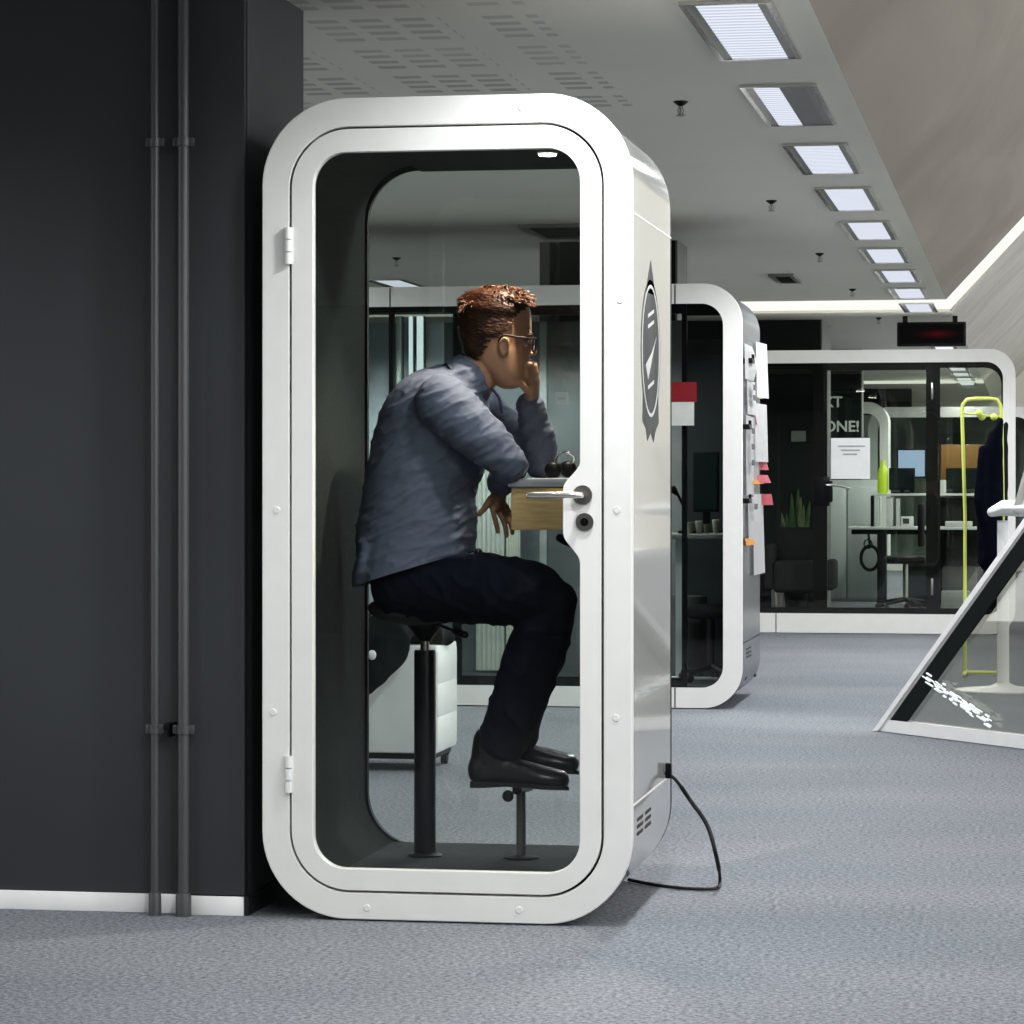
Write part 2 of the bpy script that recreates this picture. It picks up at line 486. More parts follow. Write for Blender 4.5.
# ================================================================== SETTING
CEIL = 2.583
XS = -0.63                       # line where the flat ceiling turns into the slope
bm = nb(); box(bm, -12, 4.5, -7, 52, -.1, 0); struct('floor', bm, 'carpet', smooth=False)
bm = nb(); box(bm, -12, XS, -7, 22.7, CEIL, CEIL + .1); struct('ceiling', bm, 'ceiling', smooth=False)
bm = nb(); box(bm, -12, XS, 24.3, 52, CEIL - .0, CEIL + .1); struct('ceiling_far', bm, 'ceiling', smooth=False).name = 'ceiling.001'

def slope_quad(bm, ya, yb, t0, t1, off=0.0, th=.1):
    k = math.radians(47); d = Vector((math.cos(k), 0, math.sin(k))); n = Vector((-math.sin(k), 0, math.cos(k)))
    a = Vector((XS, 0, CEIL))
    vs = []
    for t in (t0, t1):
        for y in (ya, yb):
            for h in (0, th):
                vs.append(bm.verts.new(a + d * t + n * (h + off) + Vector((0, y, 0))))
    for f in [(0, 1, 3, 2), (4, 6, 7, 5), (0, 4, 5, 1), (2, 3, 7, 6), (0, 2, 6, 4), (1, 5, 7, 3)]:
        bm.faces.new([vs[i] for i in f])
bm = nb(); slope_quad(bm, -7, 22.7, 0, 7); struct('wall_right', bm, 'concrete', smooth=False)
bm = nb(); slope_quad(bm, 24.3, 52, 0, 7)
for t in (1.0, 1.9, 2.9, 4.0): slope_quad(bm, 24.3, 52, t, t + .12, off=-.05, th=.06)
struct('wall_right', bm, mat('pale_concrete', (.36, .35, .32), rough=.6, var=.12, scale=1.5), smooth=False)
# lit cove across ceiling and slope
bm = nb(); box(bm, -12, XS, 22.7, 24.3, CEIL + .02, CEIL + .1); struct('trim_1', bm, 'cove', smooth=False)
bm = nb(); slope_quad(bm, 22.7, 24.3, 0, 7, off=.02, th=.08); struct('trim_2', bm, 'cove', smooth=False)
bm = nb(); box(bm, -12, XS, 40.6, 41.6, CEIL - .01, CEIL); struct('trim_3', bm, 'cove', smooth=False)
bm = nb(); box(bm, -12, 8, 51.8, 52, 0, 9); struct('wall_back', bm, 'ceiling', smooth=False)
bm = nb(); box(bm, -12.1, -12, 26, 52, 0, CEIL); struct('wall_far_left', bm, 'pillar_side', smooth=False).name = 'wall_side'

bm = nb(); box(bm, -12, 4.5, -7.1, -7, 0, 8); struct('wall_front', bm, 'pillar_side', smooth=False)
# dark wall on the left with its return face
YW = 7.85
XW = XA(246, YW)
bm = nb()
box(bm, -7, XW, YW, 8.50, 0, CEIL)
box(bm, XA(191, YW), XW, YW - .018, YW + .01, .055, CEIL)
struct('wall_left', bm, 'wall_dark', smooth=False)
bm = nb(); box(bm, -7, XA(190, YW), YW - .012, YW, 0, .052, .002); box(bm, XA(190, YW), XW, YW - .03, YW - .018, 0, .052, .002)
struct('baseboard_left', bm, 'white_trim')
bm = nb(); box(bm, XW, XW + .012, YW - .018, 8.50, 0, .052); struct('baseboard_side', bm, 'skirt_dark')

# dark partitions that stand behind the second and third rows
def partition(n, x0, x1, y0, y1, z0=0, z1=CEIL):
    bm = nb(); box(bm, x0, x1 - .012, y0, y1, z0, z1); struct(n, bm, 'pillar_dark', smooth=False)
    bm = nb(); box(bm, x1 - .012, x1, y0 + .0, y1, z0, z1); struct(n + '_return', bm, 'pillar_side', smooth=False).name = 'trim_4'
partition('wall_middle', XA(551, 16.6), -2.0, 16.9, 17.4, 1.9)
bm = nb(); box(bm, XA(531, 16.6), XA(541, 16.6), 16.9, 17.4, 1.9, CEIL); struct('wall_middle', bm, 'pillar_side', smooth=False)
partition('wall_inner', -9, -1.75, 25.3, 26.4)
X2 = XA(862, 31)
partition('wall_outer', -9, X2, 31, 31.3)
bm = nb(); box(bm, XA(862, 44), XA(911, 44), 44, 44.4, 2.2, CEIL); struct('wall_rear', bm, 'pillar_dark', smooth=False)

# ------------------------------------------------------------------ ceiling lights
SPOT = {}
def make_light(x, y, lab, lampmat='lamp', half_off=False, w=.27, l=1.15):
    t = thing('ceiling_light', lab, 'ceiling light', (x, y, CEIL), group='row of recessed louvre lights')
    z = CEIL
    bm = nb()
    o = [(x - w / 2, y - l / 2), (x + w / 2, y - l / 2), (x + w / 2, y + l / 2), (x - w / 2, y + l / 2)]
    iw, il = w / 2 - .018, l / 2 - .018
    i_ = [(x - iw, y - il), (x + iw, y - il), (x + iw, y + il), (x - iw, y + il)]
    plate(bm, o, [i_], z - .012, z - .001, axis='z')
    obj('frame', bm, 'steel_light', t)
    for sx in (-1, 1):
        bm = nb()
        xa = x + sx * iw; xb = x + sx * (w / 2 - .044)
        box(bm, min(xa, xb), max(xa, xb), y - il, y + il, z - .008, z - .004)
        obj('reflector', bm, 'steel', t)
    bx = w / 2 - .044
    if half_off:
        bm = nb(); box(bm, x - bx, x, y - il, y + il, z - .007, z - .003); obj('louvre', bm, lampmat, t, smooth=False)
        bm = nb(); box(bm, x, x + bx, y - il, y + il, z - .007, z - .003)
        q = obj('louvre', bm, 'lamp_off', t, smooth=False); q['label'] = 'unlit grey half of the louvre'
    else:
        bm = nb(); box(bm, x - bx, x + bx, y - il, y + il, z - .007, z - .003); obj('louvre', bm, lampmat, t, smooth=False)
    sd = SPOT.get('d')
    if sd is None:
        sd = bpy.data.lights.new('louvre_lamp', 'SPOT'); sd.energy = 120; sd.spot_size = math.radians(165); sd.spot_blend = .5
        sd.shadow_soft_size = .09; sd.color = (.97, .98, 1.0); SPOT['d'] = sd
    so_ = bpy.data.objects.new('louvre_lamp', sd); COL.objects.link(so_); so_.parent = t; so_.location = (0, 0, -.02)
    return t
XL = -0.87
Y0L, DYL = 9.09, 1.817
ordn = ['nearest and largest ceiling light of the row, right of the glass booth top',
        'second ceiling light of the row, its right half unlit grey',
        'third ceiling light of the row, fully lit, beside the sloping concrete',
        'fourth ceiling light counted from the camera, small and white',
        'fifth ceiling light counted from the camera, above the pod row',
        'sixth ceiling light counted from the camera, beside concrete slope',
        'seventh ceiling light counted from the camera, thin and white',
        'eighth ceiling light counted from the camera, above the red display',
        'ninth ceiling light, just before the bright cove strip']
L0 = None
for k in range(-3, 9):
    lab = ordn[k] if k >= 0 else 'ceiling light in front of the glass booth, out of the picture'
    if k < 0 or k in (1,): make_light(XL, Y0L + DYL * k, lab, half_off=(k == 1))
    elif L0 is None: L0 = make_light(XL, Y0L + DYL * k, lab)
    else: dup(L0, (XL, Y0L + DYL * k, CEIL), lab)
far = None
for k in range(10, 19):
    lab = 'distant ceiling light seen through the far meeting pod glass'
    if far is None: far = make_light(XL, Y0L + DYL * k, lab, 'lamp_far')
    else: dup(far, (XL, Y0L + DYL * k, CEIL), lab)
for yy in (3.5, 7.0, 11.0, 14.5, 20.3, 29, 37):
    dup(L0, (-4.35, yy, CEIL), 'ceiling light of the left row, seen through the booth glass above the man' if yy == 20.3 else 'ceiling light of the left row, behind the dark wall or booth')

# sprinklers
def make_sprinkler(x, y, lab):
    t = thing('sprinkler', lab, 'sprinkler', (x, y, CEIL), group='ceiling sprinklers')
    bm = nb(); lathe(bm, [(.008, CEIL - .018), (.026, CEIL - .005), (.028, CEIL + .001)], x, y); obj('collar', bm, 'blackmetal', t)
    bm = nb(); cyl(bm, (x, y, CEIL - .050), (x, y, CEIL - .012), .005); lathe(bm, [(.002, CEIL - .056), (.018, CEIL - .053), (.017, CEIL - .050)], x, y)
    for sx in (-1, 1): sweep(bm, [(x + sx * .005, y, CEIL - .02), (x + sx * .012, y, CEIL - .035), (x + sx * .004, y, CEIL - .05)], .002, n=6)
    obj('nozzle', bm, 'steel', t)
    return t
sp = make_sprinkler(-1.26, 10.75, 'ceiling sprinkler just right of the glass booth, the nearest and largest')
sl = ['second ceiling sprinkler from the camera, left of the third light', 'third ceiling sprinkler, above the middle pod corner',
      'fourth ceiling sprinkler, before the bright cove', 'fifth and farthest ceiling sprinkler, just beyond the cove']
for y, l_ in zip((14.6, 18.0, 21.35, 25.1), sl): dup(sp, (-1.26, y, CEIL), l_)
dup(sp, (-3.87, 17.9, CEIL), 'ceiling sprinkler seen through the booth glass above the back of the man')

def vent(x0, x1, y0, y1, lab):
    t = thing('ceiling_vent', lab, 'vent', ((x0 + x1) / 2, y0, CEIL))
    bm = nb(); plate(bm, [(x0, y0), (x1, y0), (x1, y1), (x0, y1)], [[(x0 + .03, y0 + .03), (x1 - .03, y0 + .03), (x1 - .03, y1 - .03), (x0 + .03, y1 - .03)]], CEIL - .02, CEIL - .001, axis='z'); obj('frame', bm, 'steel', t)
    bm = nb(); box(bm, x0 + .03, x1 - .03, y0 + .03, y1 - .03, CEIL - .01, CEIL - .004)
    obj('grille', bm, 'felt_black', t)
vent(XA(772, 20), XA(797, 20), 19.7, 20.4, 'small dark ceiling vent above the middle pod corner')
vent(XA(528, 16), XA(590, 16), 15.7, 16.5, 'dark ceiling vent seen through the booth glass above the man')

# ------------------------------------------------------------------ pipes on the dark wall
def pipe(px, r, lab):
    x = XA(px, YW - .05); y = YW - .055
    t = thing('wall_pipe', lab, 'pipe', (x, y, 0))
    bm = nb(); cyl(bm, (x, y, .06), (x, y, CEIL), r, n=24); obj('tube', bm, 'pipe', t)
    bm = nb(); lathe(bm, [(r + .006, 0), (r + .006, .055), (r + .004, .062), (r, .063)], x, y); obj('floor_sleeve', bm, 'pipe', t)
    for z in (EYE - (730 - HOR) / F * 8.05, EYE - (141 - HOR) / F * 8.05):
        bm = nb(); lathe(bm, [(r, z - .013), (r + .004, z - .012), (r + .004, z + .012), (r, z + .013)], x, y)
        box(bm, x + r, x + r + .016, y - .006, y + .006, z - .012, z + .012, .002)
        box(bm, x - r - .014, x - r, y - .006, y + .006, z - .012, z + .012, .002)
        box(bm, x - .006, x + .006, y + r, YW - .0185, z - .006, z + .006)
        obj('clamp', bm, 'pipe', t)
    return x
xp1 = pipe(155.5, .0115, 'thin grey vertical pipe on the dark wall, the left of the pair')
xp2 = pipe(184, .0155, 'thicker grey vertical pipe on the dark wall, the right of the pair')
zb = EYE - (727 - HOR) / F * 8.05
bm = nb(); box(bm, xp1 + .03, xp2 - .034, YW - .08, YW - .0, zb - .008, zb + .008, .002); box(bm, xp1 + .034, xp2 - .04, YW - .05, YW, zb - .03, zb - .008)
tag(obj('pipe_bracket', bm, 'blackmetal'), 'small dark bracket between the two wall pipes', 'bracket')

# ================================================================== FRONT PHONE BOOTH
YF = 7.79
HP = 2.228
X0, X1 = XA(262, YF), XA(632, YF)
YB = 8.72
booth = thing('phone_booth', 'white rounded office phone booth with a glass door, man sitting inside', 'phone booth', ((X0 + X1) / 2, 8.25, 0))
zz = lambda py, px=450: P(px, py, YF).z
gx0, gx1 = XA(289.5, YF), XA(603.5, YF)
gz0, gz1 = zz(895), zz(124.5)
ox0, ox1 = XA(313, YF), XA(580, YF)
oz0, oz1 = zz(871), zz(150)
Z0 = .004
g = .006
FT = .035                                         # thickness of the front plate
out = rr(X0, X1, Z0, HP, .235, 14)
gap = rr(gx0, gx1, gz0, gz1, .165, 14)
# front surround
bm = nb(); plate(bm, out, [gap], YF, YF + FT)
front = obj('front_frame', bm, 'frame', booth)
bv = front.modifiers.new('b', 'BEVEL'); bv.width = .003; bv.segments = 2; bv.limit_method = 'ANGLE'
bm = nb(); plate(bm, rr(X0 + .004, X1 - .004, Z0 + .003, HP - .003, .232, 14), [rr(gx0 + .02, gx1 - .02, gz0 + .02, gz1 - .02, .145, 14)], YF + FT, YF + FT + .012)
obj('seal', bm, 'gasket', booth)
# screws in the surround
for (px, py) in ((522, 108), (367, 908), (519, 910), (616, 718), (617, 510), (273, 712), (277, 510), (620, 300)):
    q = P(px, py, YF)
    bm = nb(); sweep(bm, [q + Vector((0, -.003, 0)), q + Vector((0, .002, 0))], [.008, .011], n=18, round_caps=False); obj('screw_cap', bm, 'frame', front)
# door leaf with the lock plate bump
zl = [zz(y, 570) for y in (563, 533, 489, 462)]
bx_ = XA(563, YF)
rc = .09
inner = []
for i in range(11):
    a = PI + .5 * PI * i / 10; inner.append((ox0 + rc + rc * math.cos(a), oz0 + rc + rc * math.sin(a)))
for i in range(11):
    a = 1.5 * PI + .5 * PI * i / 10; inner.append((ox1 - rc + rc * math.cos(a), oz0 + rc + rc * math.sin(a)))
def sm(t): return t * t * (3 - 2 * t)
for i in range(9):
    t = i / 8; inner.append((ox1 + (bx_ - ox1) * sm(t), zl[0] + (zl[1] - zl[0]) * t))
for i in range(9):
    t = i / 8; inner.append((bx_ + (ox1 - bx_) * sm(t), zl[2] + (zl[3] - zl[2]) * t))
for i in range(11):
    a = .5 * PI * i / 10; inner.append((ox1 - rc + rc * math.cos(a), oz1 - rc + rc * math.sin(a)))
for i in range(11):
    a = .5 * PI + .5 * PI * i / 10; inner.append((ox0 + rc + rc * math.cos(a), oz1 - rc + rc * math.sin(a)))
bm = nb(); plate(bm, rr(gx0 + g, gx1 - g, gz0 + g, gz1 - g, .16, 14), [inner], YF - .002, YF + .03)
door = obj('door', bm, 'frame', booth)
bv = door.modifiers.new('b', 'BEVEL'); bv.width = .002; bv.segments = 2; bv.limit_method = 'ANGLE'
bm = nb(); plate(bm, rr(ox0 - .02, ox1 + .02, oz0 - .02, oz1 + .02, .1, 10), [], YF + .014, YF + .020)
obj('glass_pane', bm, 'glass', door, smooth=False)
# hinges
for py in (246, 774):
    q = P(289, py, YF)
    hg = None
    bm = nb()
    for k in (-1, 0, 1):
        sweep(bm, [q + Vector((0, -.008, k * .034 - .0155)), q + Vector((0, -.008, k * .034 + .0155))], .010, n=16, round_caps=False)
    box(bm, q.x - .012, q.x + .012, YF - .006, YF, q.z - .05, q.z + .05, .001)
    obj('hinge', bm, 'white', door)
# lever handle and lock
hq = P(583, 495, YF)
bm = nb(); sweep(bm, [hq + Vector((0, -.012, 0)), hq + Vector((0, -.002, 0))], .026, n=28, round_caps=False)
hd = obj('handle_rose', bm, 'steel', door)
bm = nb()
sweep(bm, spline([hq + Vector((0, -.01, 0)), hq + Vector((0, -.045, 0)), hq + Vector((-.012, -.056, 0)), hq + Vector((-.045, -.058, 0)), hq + Vector((-.137, -.058, 0))], 5), .0085, n=16)
obj('lever', bm, 'steel_light', hd)
lq = P(585, 522, YF)
bm = nb(); sweep(bm, [lq + Vector((0, -.010, 0)), lq + Vector((0, -.002, 0))], .024, n=28, round_caps=False)
lk = obj('lock_rose', bm, 'steel', door)
bm = nb(); sweep(bm, [lq + Vector((0, -.014, 0)), lq + Vector((0, -.010, 0))], .011, n=20, round_caps=False); box(bm, lq.x - .0015, lq.x + .0015, lq.y - .0155, lq.y - .013, lq.z - .008, lq.z + .006)
obj('thumb_turn', bm, 'blackmetal', lk)
# shell
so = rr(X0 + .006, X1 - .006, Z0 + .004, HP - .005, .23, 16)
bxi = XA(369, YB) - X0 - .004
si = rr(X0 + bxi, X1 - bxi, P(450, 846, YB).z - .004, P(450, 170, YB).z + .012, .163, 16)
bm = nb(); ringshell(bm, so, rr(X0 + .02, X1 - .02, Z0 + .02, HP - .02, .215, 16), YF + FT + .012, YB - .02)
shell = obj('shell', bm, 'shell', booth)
bm = nb(); ringshell(bm, rr(X0 + .021, X1 - .021, Z0 + .021, HP - .021, .214, 16), si, YF + FT + .013, YB - .03)
obj('felt_lining', bm, 'felt', booth)
# interior floor
bm = nb(); box(bm, X0 + .12, X1 - .12, YF + .05, YB - .04, .085, .106); obj('interior_floor', bm, 'podfloor', booth)
bm = nb(); box(bm, X0 + .26, X1 - .26, YF + .05, YB - .04, HP - .108, HP - .095); obj('interior_ceiling', bm, 'felt_black', booth)
# seams of the side panel
for (pa, pb) in (((634, 212), (671, 242)), ((634, 806), (668, 775))):
    bm = nb()
    za, zb_ = P(634, pa[1], YF + .06).z, P(671, pb[1], YB - .02).z
    box(bm, X1 - .0070, X1 - .0052, YF + .05, YB - .02, min(za, za) - .0025, za + .0025)
    obj('panel_seam', bm, 'frame', shell)
# side vents: two columns of three slots
for j, yv in enumerate((8.00, 8.17)):
    for k in range(3):
        z = EYE - (816 + 7 * k - HOR) / F * 8.1
        bm = nb(); plate(bm, rr(yv - .06, yv + .06, z - .005, z + .005, .0048, 4), [], X1 - .0065, X1 - .005, axis='x')
        obj('vent_slot', bm, 'gasket', shell)
# emblem decal on the side
Yc = (8.05 + 8.50) / 2
def py_at(px): # Y on the side plane for a pixel column
    u = (px - 512) / F
    return X1 * (c_ + u * s_) / (u * c_ - s_)
ya, yb_ = py_at(643), py_at(662)
zc = EYE - (352 - HOR) / F * 8.35
Yc = (ya + yb_) / 2; RY = (yb_ - ya) / 2; RZ = .20
def xdecal(pts, m, dx, nm):
    bm = nb(); plate(bm, pts, [], X1 - .0062, X1 - .0058 + dx, axis='x')
    return obj(nm, bm, m, em, smooth=False)
def circ(cy, cz, ry, rz, n=36): return [(cy + ry * math.cos(2 * PI * i / n), cz + rz * math.sin(2 * PI * i / n)) for i in range(n)]
bm = nb(); plate(bm, circ(Yc, zc, RY, RZ), [], X1 - .0062, X1 - .0052, axis='x')
em = obj('emblem', bm, 'grey_decal', shell, smooth=False)
bm = nb(); plate(bm, circ(Yc, zc, RY * .93, RZ * .93), [circ(Yc, zc, RY * .86, RZ * .88)], X1 - .0056, X1 - .0047, axis='x'); obj('emblem_ring', bm, 'pale_decal', em, smooth=False)
xdecal([(Yc - RY * .5, zc + RZ * .80), (Yc + RY * .5, zc + RZ * .80), (Yc, zc + RZ * 1.27)], 'grey_decal', .0006, 'emblem_peak')
xdecal([(Yc - .55 * RY, zc - .22 * RZ), (Yc - .3 * RY, zc - .42 * RZ), (Yc + .55 * RY, zc + .22 * RZ), (Yc + .4 * RY, zc + .12 * RZ), (Yc + .1 * RY, zc - .02 * RZ)], 'pale_decal', .0013, 'emblem_slash')
xdecal([(Yc - .8 * RY, zc - .62 * RZ), (Yc, zc - 1.0 * RZ), (Yc + .8 * RY, zc - .62 * RZ), (Yc + .85 * RY, zc - 1.0 * RZ), (Yc + .5 * RY, zc - 1.12 * RZ), (Yc + .3 * RY, zc - 1.28 * RZ), (Yc, zc - 1.15 * RZ), (Yc - .35 * RY, zc - 1.27 * RZ), (Yc - .5 * RY, zc - 1.1 * RZ), (Yc - .85 * RY, zc - 1.0 * RZ)], 'grey_decal', .0004, 'emblem_ribbon')
for i, dz in enumerate((.45, .3, -.55)):
    xdecal([(Yc - .3 * RY, zc + dz * RZ), (Yc + .3 * RY, zc + dz * RZ + .02), (Yc + .3 * RY, zc + dz * RZ + .03), (Yc - .3 * RY, zc + dz * RZ + .01)], 'pale_decal', .0013, 'emblem_stripe')
# back frame and glass
bo = [P(369, 170, YB), P(369, 845, YB)]
bx0 = bo[0].x; bz1, bz0 = P(450, 170, YB).z, P(450, 846, YB).z
bx1 = X1 - (bx0 - X0)
bm = nb(); plate(bm, rr(X0 + .006, X1 - .006, Z0 + .004, HP - .005, .23, 16), [rr(bx0, bx1, bz0, bz1, .16, 12)], YB - .03, YB)
obj('back_frame', bm, 'felt', booth)
bm = nb(); plate(bm, rr(bx0 - .01, bx1 + .01, bz0 - .01, bz1 + .01, .165, 12), [rr(bx0 + .004, bx1 - .004, bz0 + .004, bz1 - .004, .157, 12)], YB - .036, YB - .03)
obj('glazing_bead', bm, 'blackmetal', booth)
bm = nb(); plate(bm, rr(bx0 - .005, bx1 + .005, bz0 - .005, bz1 + .005, .16, 12), [], YB - .020, YB - .014)
obj('back_glass', bm, 'glass', booth, smooth=False)
# downlight
dq = P(551, 152.5, 8.28)
zc_ = HP - .109
bm = nb(); lathe(bm, [(.026, zc_ - .006), (.030, zc_ - .004), (.030, zc_)], dq.x, 8.22); dl = obj('downlight', bm, 'white', booth)
bm = nb(); lathe(bm, [(.024, zc_ - .010), (.025, zc_ - .0062)], dq.x, 8.22); obj('lens', bm, 'downlight', dl)
ld = bpy.data.lights.new('downlight_lamp', 'SPOT'); ld.energy = 75; ld.spot_size = math.radians(105); ld.spot_blend = .6; ld.shadow_soft_size = .02; ld.color = (1, .86, .7)
lo = bpy.data.objects.new('downlight_lamp', ld); COL.objects.link(lo); lo.parent = booth
lo.location = Vector((dq.x, 8.22, zc_ - .02)) - WL[booth.name]

# fold-out table shelf inside
TX0 = XA(514, 8.22)
ztt = P(540, 478, 8.2).z
desk = thing('booth_table', 'oak-fronted shelf table with grey top inside the booth', 'table', ((TX0 + X1 - .1) / 2, 8.36, ztt))
bm = nb(); box(bm, TX0 - .008, X1 - bxi - .001, 8.16, 8.60, ztt - .026, ztt, .005); obj('table_top', bm, 'laminate', desk)
bm = nb(); box(bm, TX0, X1 - bxi - .001, 8.175, 8.59, P(540, 530, 8.2).z, ztt - .026, .003); obj('wooden_box', bm, 'wood', desk)
bm = nb(); sweep(bm, spline([P(585, 549, 8.3), P(570, 543, 8.3), P(560, 538, 8.3)], 4), [.012] * 9, n=10); obj('bracket', bm, 'black', desk)
# headphones
hp = thing('headphones', 'black headphones lying on the booth table behind the arm', 'headphones', P(562, 478, 8.35))
a = P(553, 470, 8.30); b = P(568, 469, 8.42)
for q in (a, b):
    bm = nb(); ellipsoid(bm, q, (.026, .016, .024)); obj('ear_cup', bm, 'black', hp)
bm = nb(); sweep(bm, spline([a, P(556, 458, 8.33), P(566, 452, 8.38), P(574, 458, 8.41), b], 5), .003, n=8); obj('headband', bm, 'steel_light', hp)

# stool
stool = thing('bar_stool', 'black height-adjustable stool with footrest under the sitting man', 'stool', (XA(425, 8.36), 8.36, .105))
sx = XA(425, 8.36); q = lambda py: P(425, py, 8.36).z
bm = nb(); lathe(bm, [(.03, q(650)), (.0315, q(654)), (.0315, .11), (.031, .108)], sx, 8.36); obj('column', bm, 'blackmetal', stool)
bm = nb(); lathe(bm, [(.013, q(652)), (.013, q(636))], sx, 8.36); obj('gas_lift', bm, 'steel', stool)
bm = nb(); lathe(bm, [(.018, q(641)), (.022, q(638)), (.052, q(625)), (.055, q(621))], sx, 8.36); obj('seat_bracket', bm, 'black', stool)
bm = nb(); 
sv = ellipsoid(bm, (XA(416, 8.36), 8.36, q(611)), (.140, .16, .042), u=32)
for v in sv: v.co.z += .35 * (v.co.x - sx) ** 2
obj('seat', bm, 'stoolpad', stool)
bm = nb(); sweep(bm, [P(438, 625, 8.33), P(458, 632, 8.28)], .004, n=8); sweep(bm, [P(455, 631, 8.285), P(465, 635, 8.27)], .010, n=12); obj('height_lever', bm, 'black', stool)
bm = nb(); lathe(bm, [(.05, .1065), (.05, .111), (.034, .119)], sx, 8.36); obj('base_plate', bm, 'black', stool)
fr_ = thing('footrest', 'small dark footrest post under the black shoes in the booth', 'footrest', (XA(521, 8.36), 8.36, .105))
fx = XA(521, 8.36)
bm = nb(); lathe(bm, [(.0135, .108), (.0135, P(521, 790, 8.36).z)], fx, 8.36); obj('post', bm, 'pillar_side', fr_)
bm = nb(); sweep(bm, [P(508, 796, 8.22), P(517, 790, 8.30), P(530, 786, 8.5)], [.017, .014, .014], n=14); obj('foot_bar', bm, 'black', fr_)
bm = nb(); lathe(bm, [(.05, .1065), (.05, .111), (.02, .116)], fx, 8.36); obj('foot_plate', bm, 'black', fr_)

# power cable: leaves the side low down, droops to the carpet and runs back under the booth
side = X1 - .004
bm = nb(); p0 = Vector((side, py_at(667), P(667, 773, py_at(667)).z))
pts = [p0, p0 + Vector((.03, .0, -.02)), P(690, 800, 8.62), P(707, 825, 8.55), P(716, 855, 8.50)]
pts = [Vector(p) for p in pts]
for (px, py) in ((720, 880), (716, 888.5), (690, 889), (660, 886), (640, 882.5), (629, 880)):
    d = F * (EYE - .006) / (py - HOR); u = (px - 512) / F; Yg = d * (c_ + u * s_)
    pts.append(Vector((XA(px, Yg), Yg, .007)))
pp = spline(pts, 14)
sweep(bm, pp, .0050, n=8)
for i in range(20, len(pp) - 70, 1):          # coiled section rings
    if pp[i].z > .05 and i % 1 == 0:
        t = (pp[i + 1] - pp[i]).normalized()
        sweep(bm, [pp[i] - t * .0015, pp[i] + t * .0015], .0066, n=8, round_caps=False)
cab = tag(obj('power_cable', bm, 'gasket'), 'black coiled power cable trailing from the booth side onto the carpet', 'cable')
bm = nb(); box(bm, side, side + .018, p0.y - .012, p0.y + .012, p0.z - .015, p0.z + .03, .003); obj('plug', bm, 'black', cab)

# ================================================================== THE MAN
YM = 8.33
def B(px, py, dy=0.0): return P(px, py, YM + dy)
K = 1 / 349.0     # metres per photo pixel in this plane

# --- head profile sections: (py, back px, front px, half-width m)
HEADROWS = [(290, 482, 506, .022), (292.5, 473, 515, .045), (297, 466, 523, .060), (305, 461.5, 529, .070), (315, 459.5, 531.5, .076),
            (325, 459, 532, .079), (333, 459.5, 531.8, .080), (339, 461, 530.6, .079), (345, 463, 529.5, .077), (351, 466, 530.0, .076), (357, 470, 529.8, .074),
            (363, 475, 529.0, .071), (369, 481, 528.2, .067), (375, 487, 527.5, .062), (381, 493, 525.5, .054), (386, 498, 521, .042), (389, 504, 515, .022)]
_hr = spline([Vector(q[:3]) for q in HEADROWS], 3); _hw = spline([Vector((q[3], 0, 0)) for q in HEADROWS], 3)
HEADROWS = [(a_.x, a_.y, a_.z, b_.x) for a_, b_ in zip(_hr, _hw)]
def head_loft(bm, off=0.0, n=40, keep=None, lift=None):
    rings = []
    for (py, xb, xf, w) in HEADROWS:
        cx = (xb + xf) / 2; a = (xf - xb) / 2 * K
        row = []
        cn = B(cx, py)
        for k in range(n):
            t = 2 * PI * k / n
            ct, st = math.cos(t), math.sin(t)
            # squarer at the back, narrower to the front of the face
            wy = w * (1 - .20 * max(0, ct) ** 2 * (1 if py > 320 else .4))
            ex = .88
            x = math.copysign(abs(ct) ** ex, ct) * a
            y = math.copysign(abs(st) ** .92, st) * wy
            d = Vector((x, y, 0)); 
            o = off
            if lift: o = off + lift(cn.x + x, py, t)
            dn = Vector((ct, st, .6 if py < 300 else (.1 if py < 320 else 0))).normalized()
            row.append(bm.verts.new(cn + d + dn * o))
        rings.append(row)
    rows = HEADROWS
    for i in range(len(rings) - 1):
        for k in range(n):
            l = (k + 1) % n
            if keep:
                pyc = (rows[i][0] + rows[i + 1][0]) / 2
                cxp = (rows[i][1] + rows[i][2]) / 2 + (rows[i][2] - rows[i][1]) / 2 * math.cos(2 * PI * (k + .5) / n)
                if not keep(cxp, pyc, 2 * PI * (k + .5) / n): continue
            bm.faces.new((rings[i][k], rings[i][l], rings[i + 1][l], rings[i + 1][k]))
    bm.faces.new(rings[0][::-1])
    if not keep: bm.faces.new(rings[-1])
    return rings

bm = nb()
head_loft(bm)
# face: nose, brow, lips, chin, ears
sweep(bm, [B(529, 338), B(531.5, 346), B(534, 352)], [(.006, .008), (.008, .010), (.009, .012)], n=12)
for sgn in (-1, 1):
    ellipsoid(bm, B(531.5, 354, sgn * .010), (.008, .007, .006))
    sweep(bm, [B(530.5, 334.5, sgn * .008), B(530, 333.5, sgn * .03), B(526, 335, sgn * .052)], [.006, .007, .005], n=8)
    # ear: shell with rim
    e = sgn * .077
    ellipsoid(bm, B(504, 347, e), (.016, .007, .029), rot=Matrix.Rotation(.15, 3, 'Y'))
    sweep(bm, spline([B(507, 352, e + sgn * .006), B(508.5, 342, e + sgn * .010), B(504, 338, e + sgn * .012), B(500, 343, e + sgn * .012), B(500.5, 350, e + sgn * .010), B(504, 356, e + sgn * .006)], 4), .0042, n=8)
sweep(bm, [B(527, 365.5, -.022), B(530.0, 365, 0), B(527, 365.5, .022)], .0050, n=10)
sweep(bm, [B(526.5, 369, -.020), B(529.3, 369, 0), B(526.5, 369, .020)], .0055, n=10)
ellipsoid(bm, B(521, 381, 0), (.020, .024, .015))
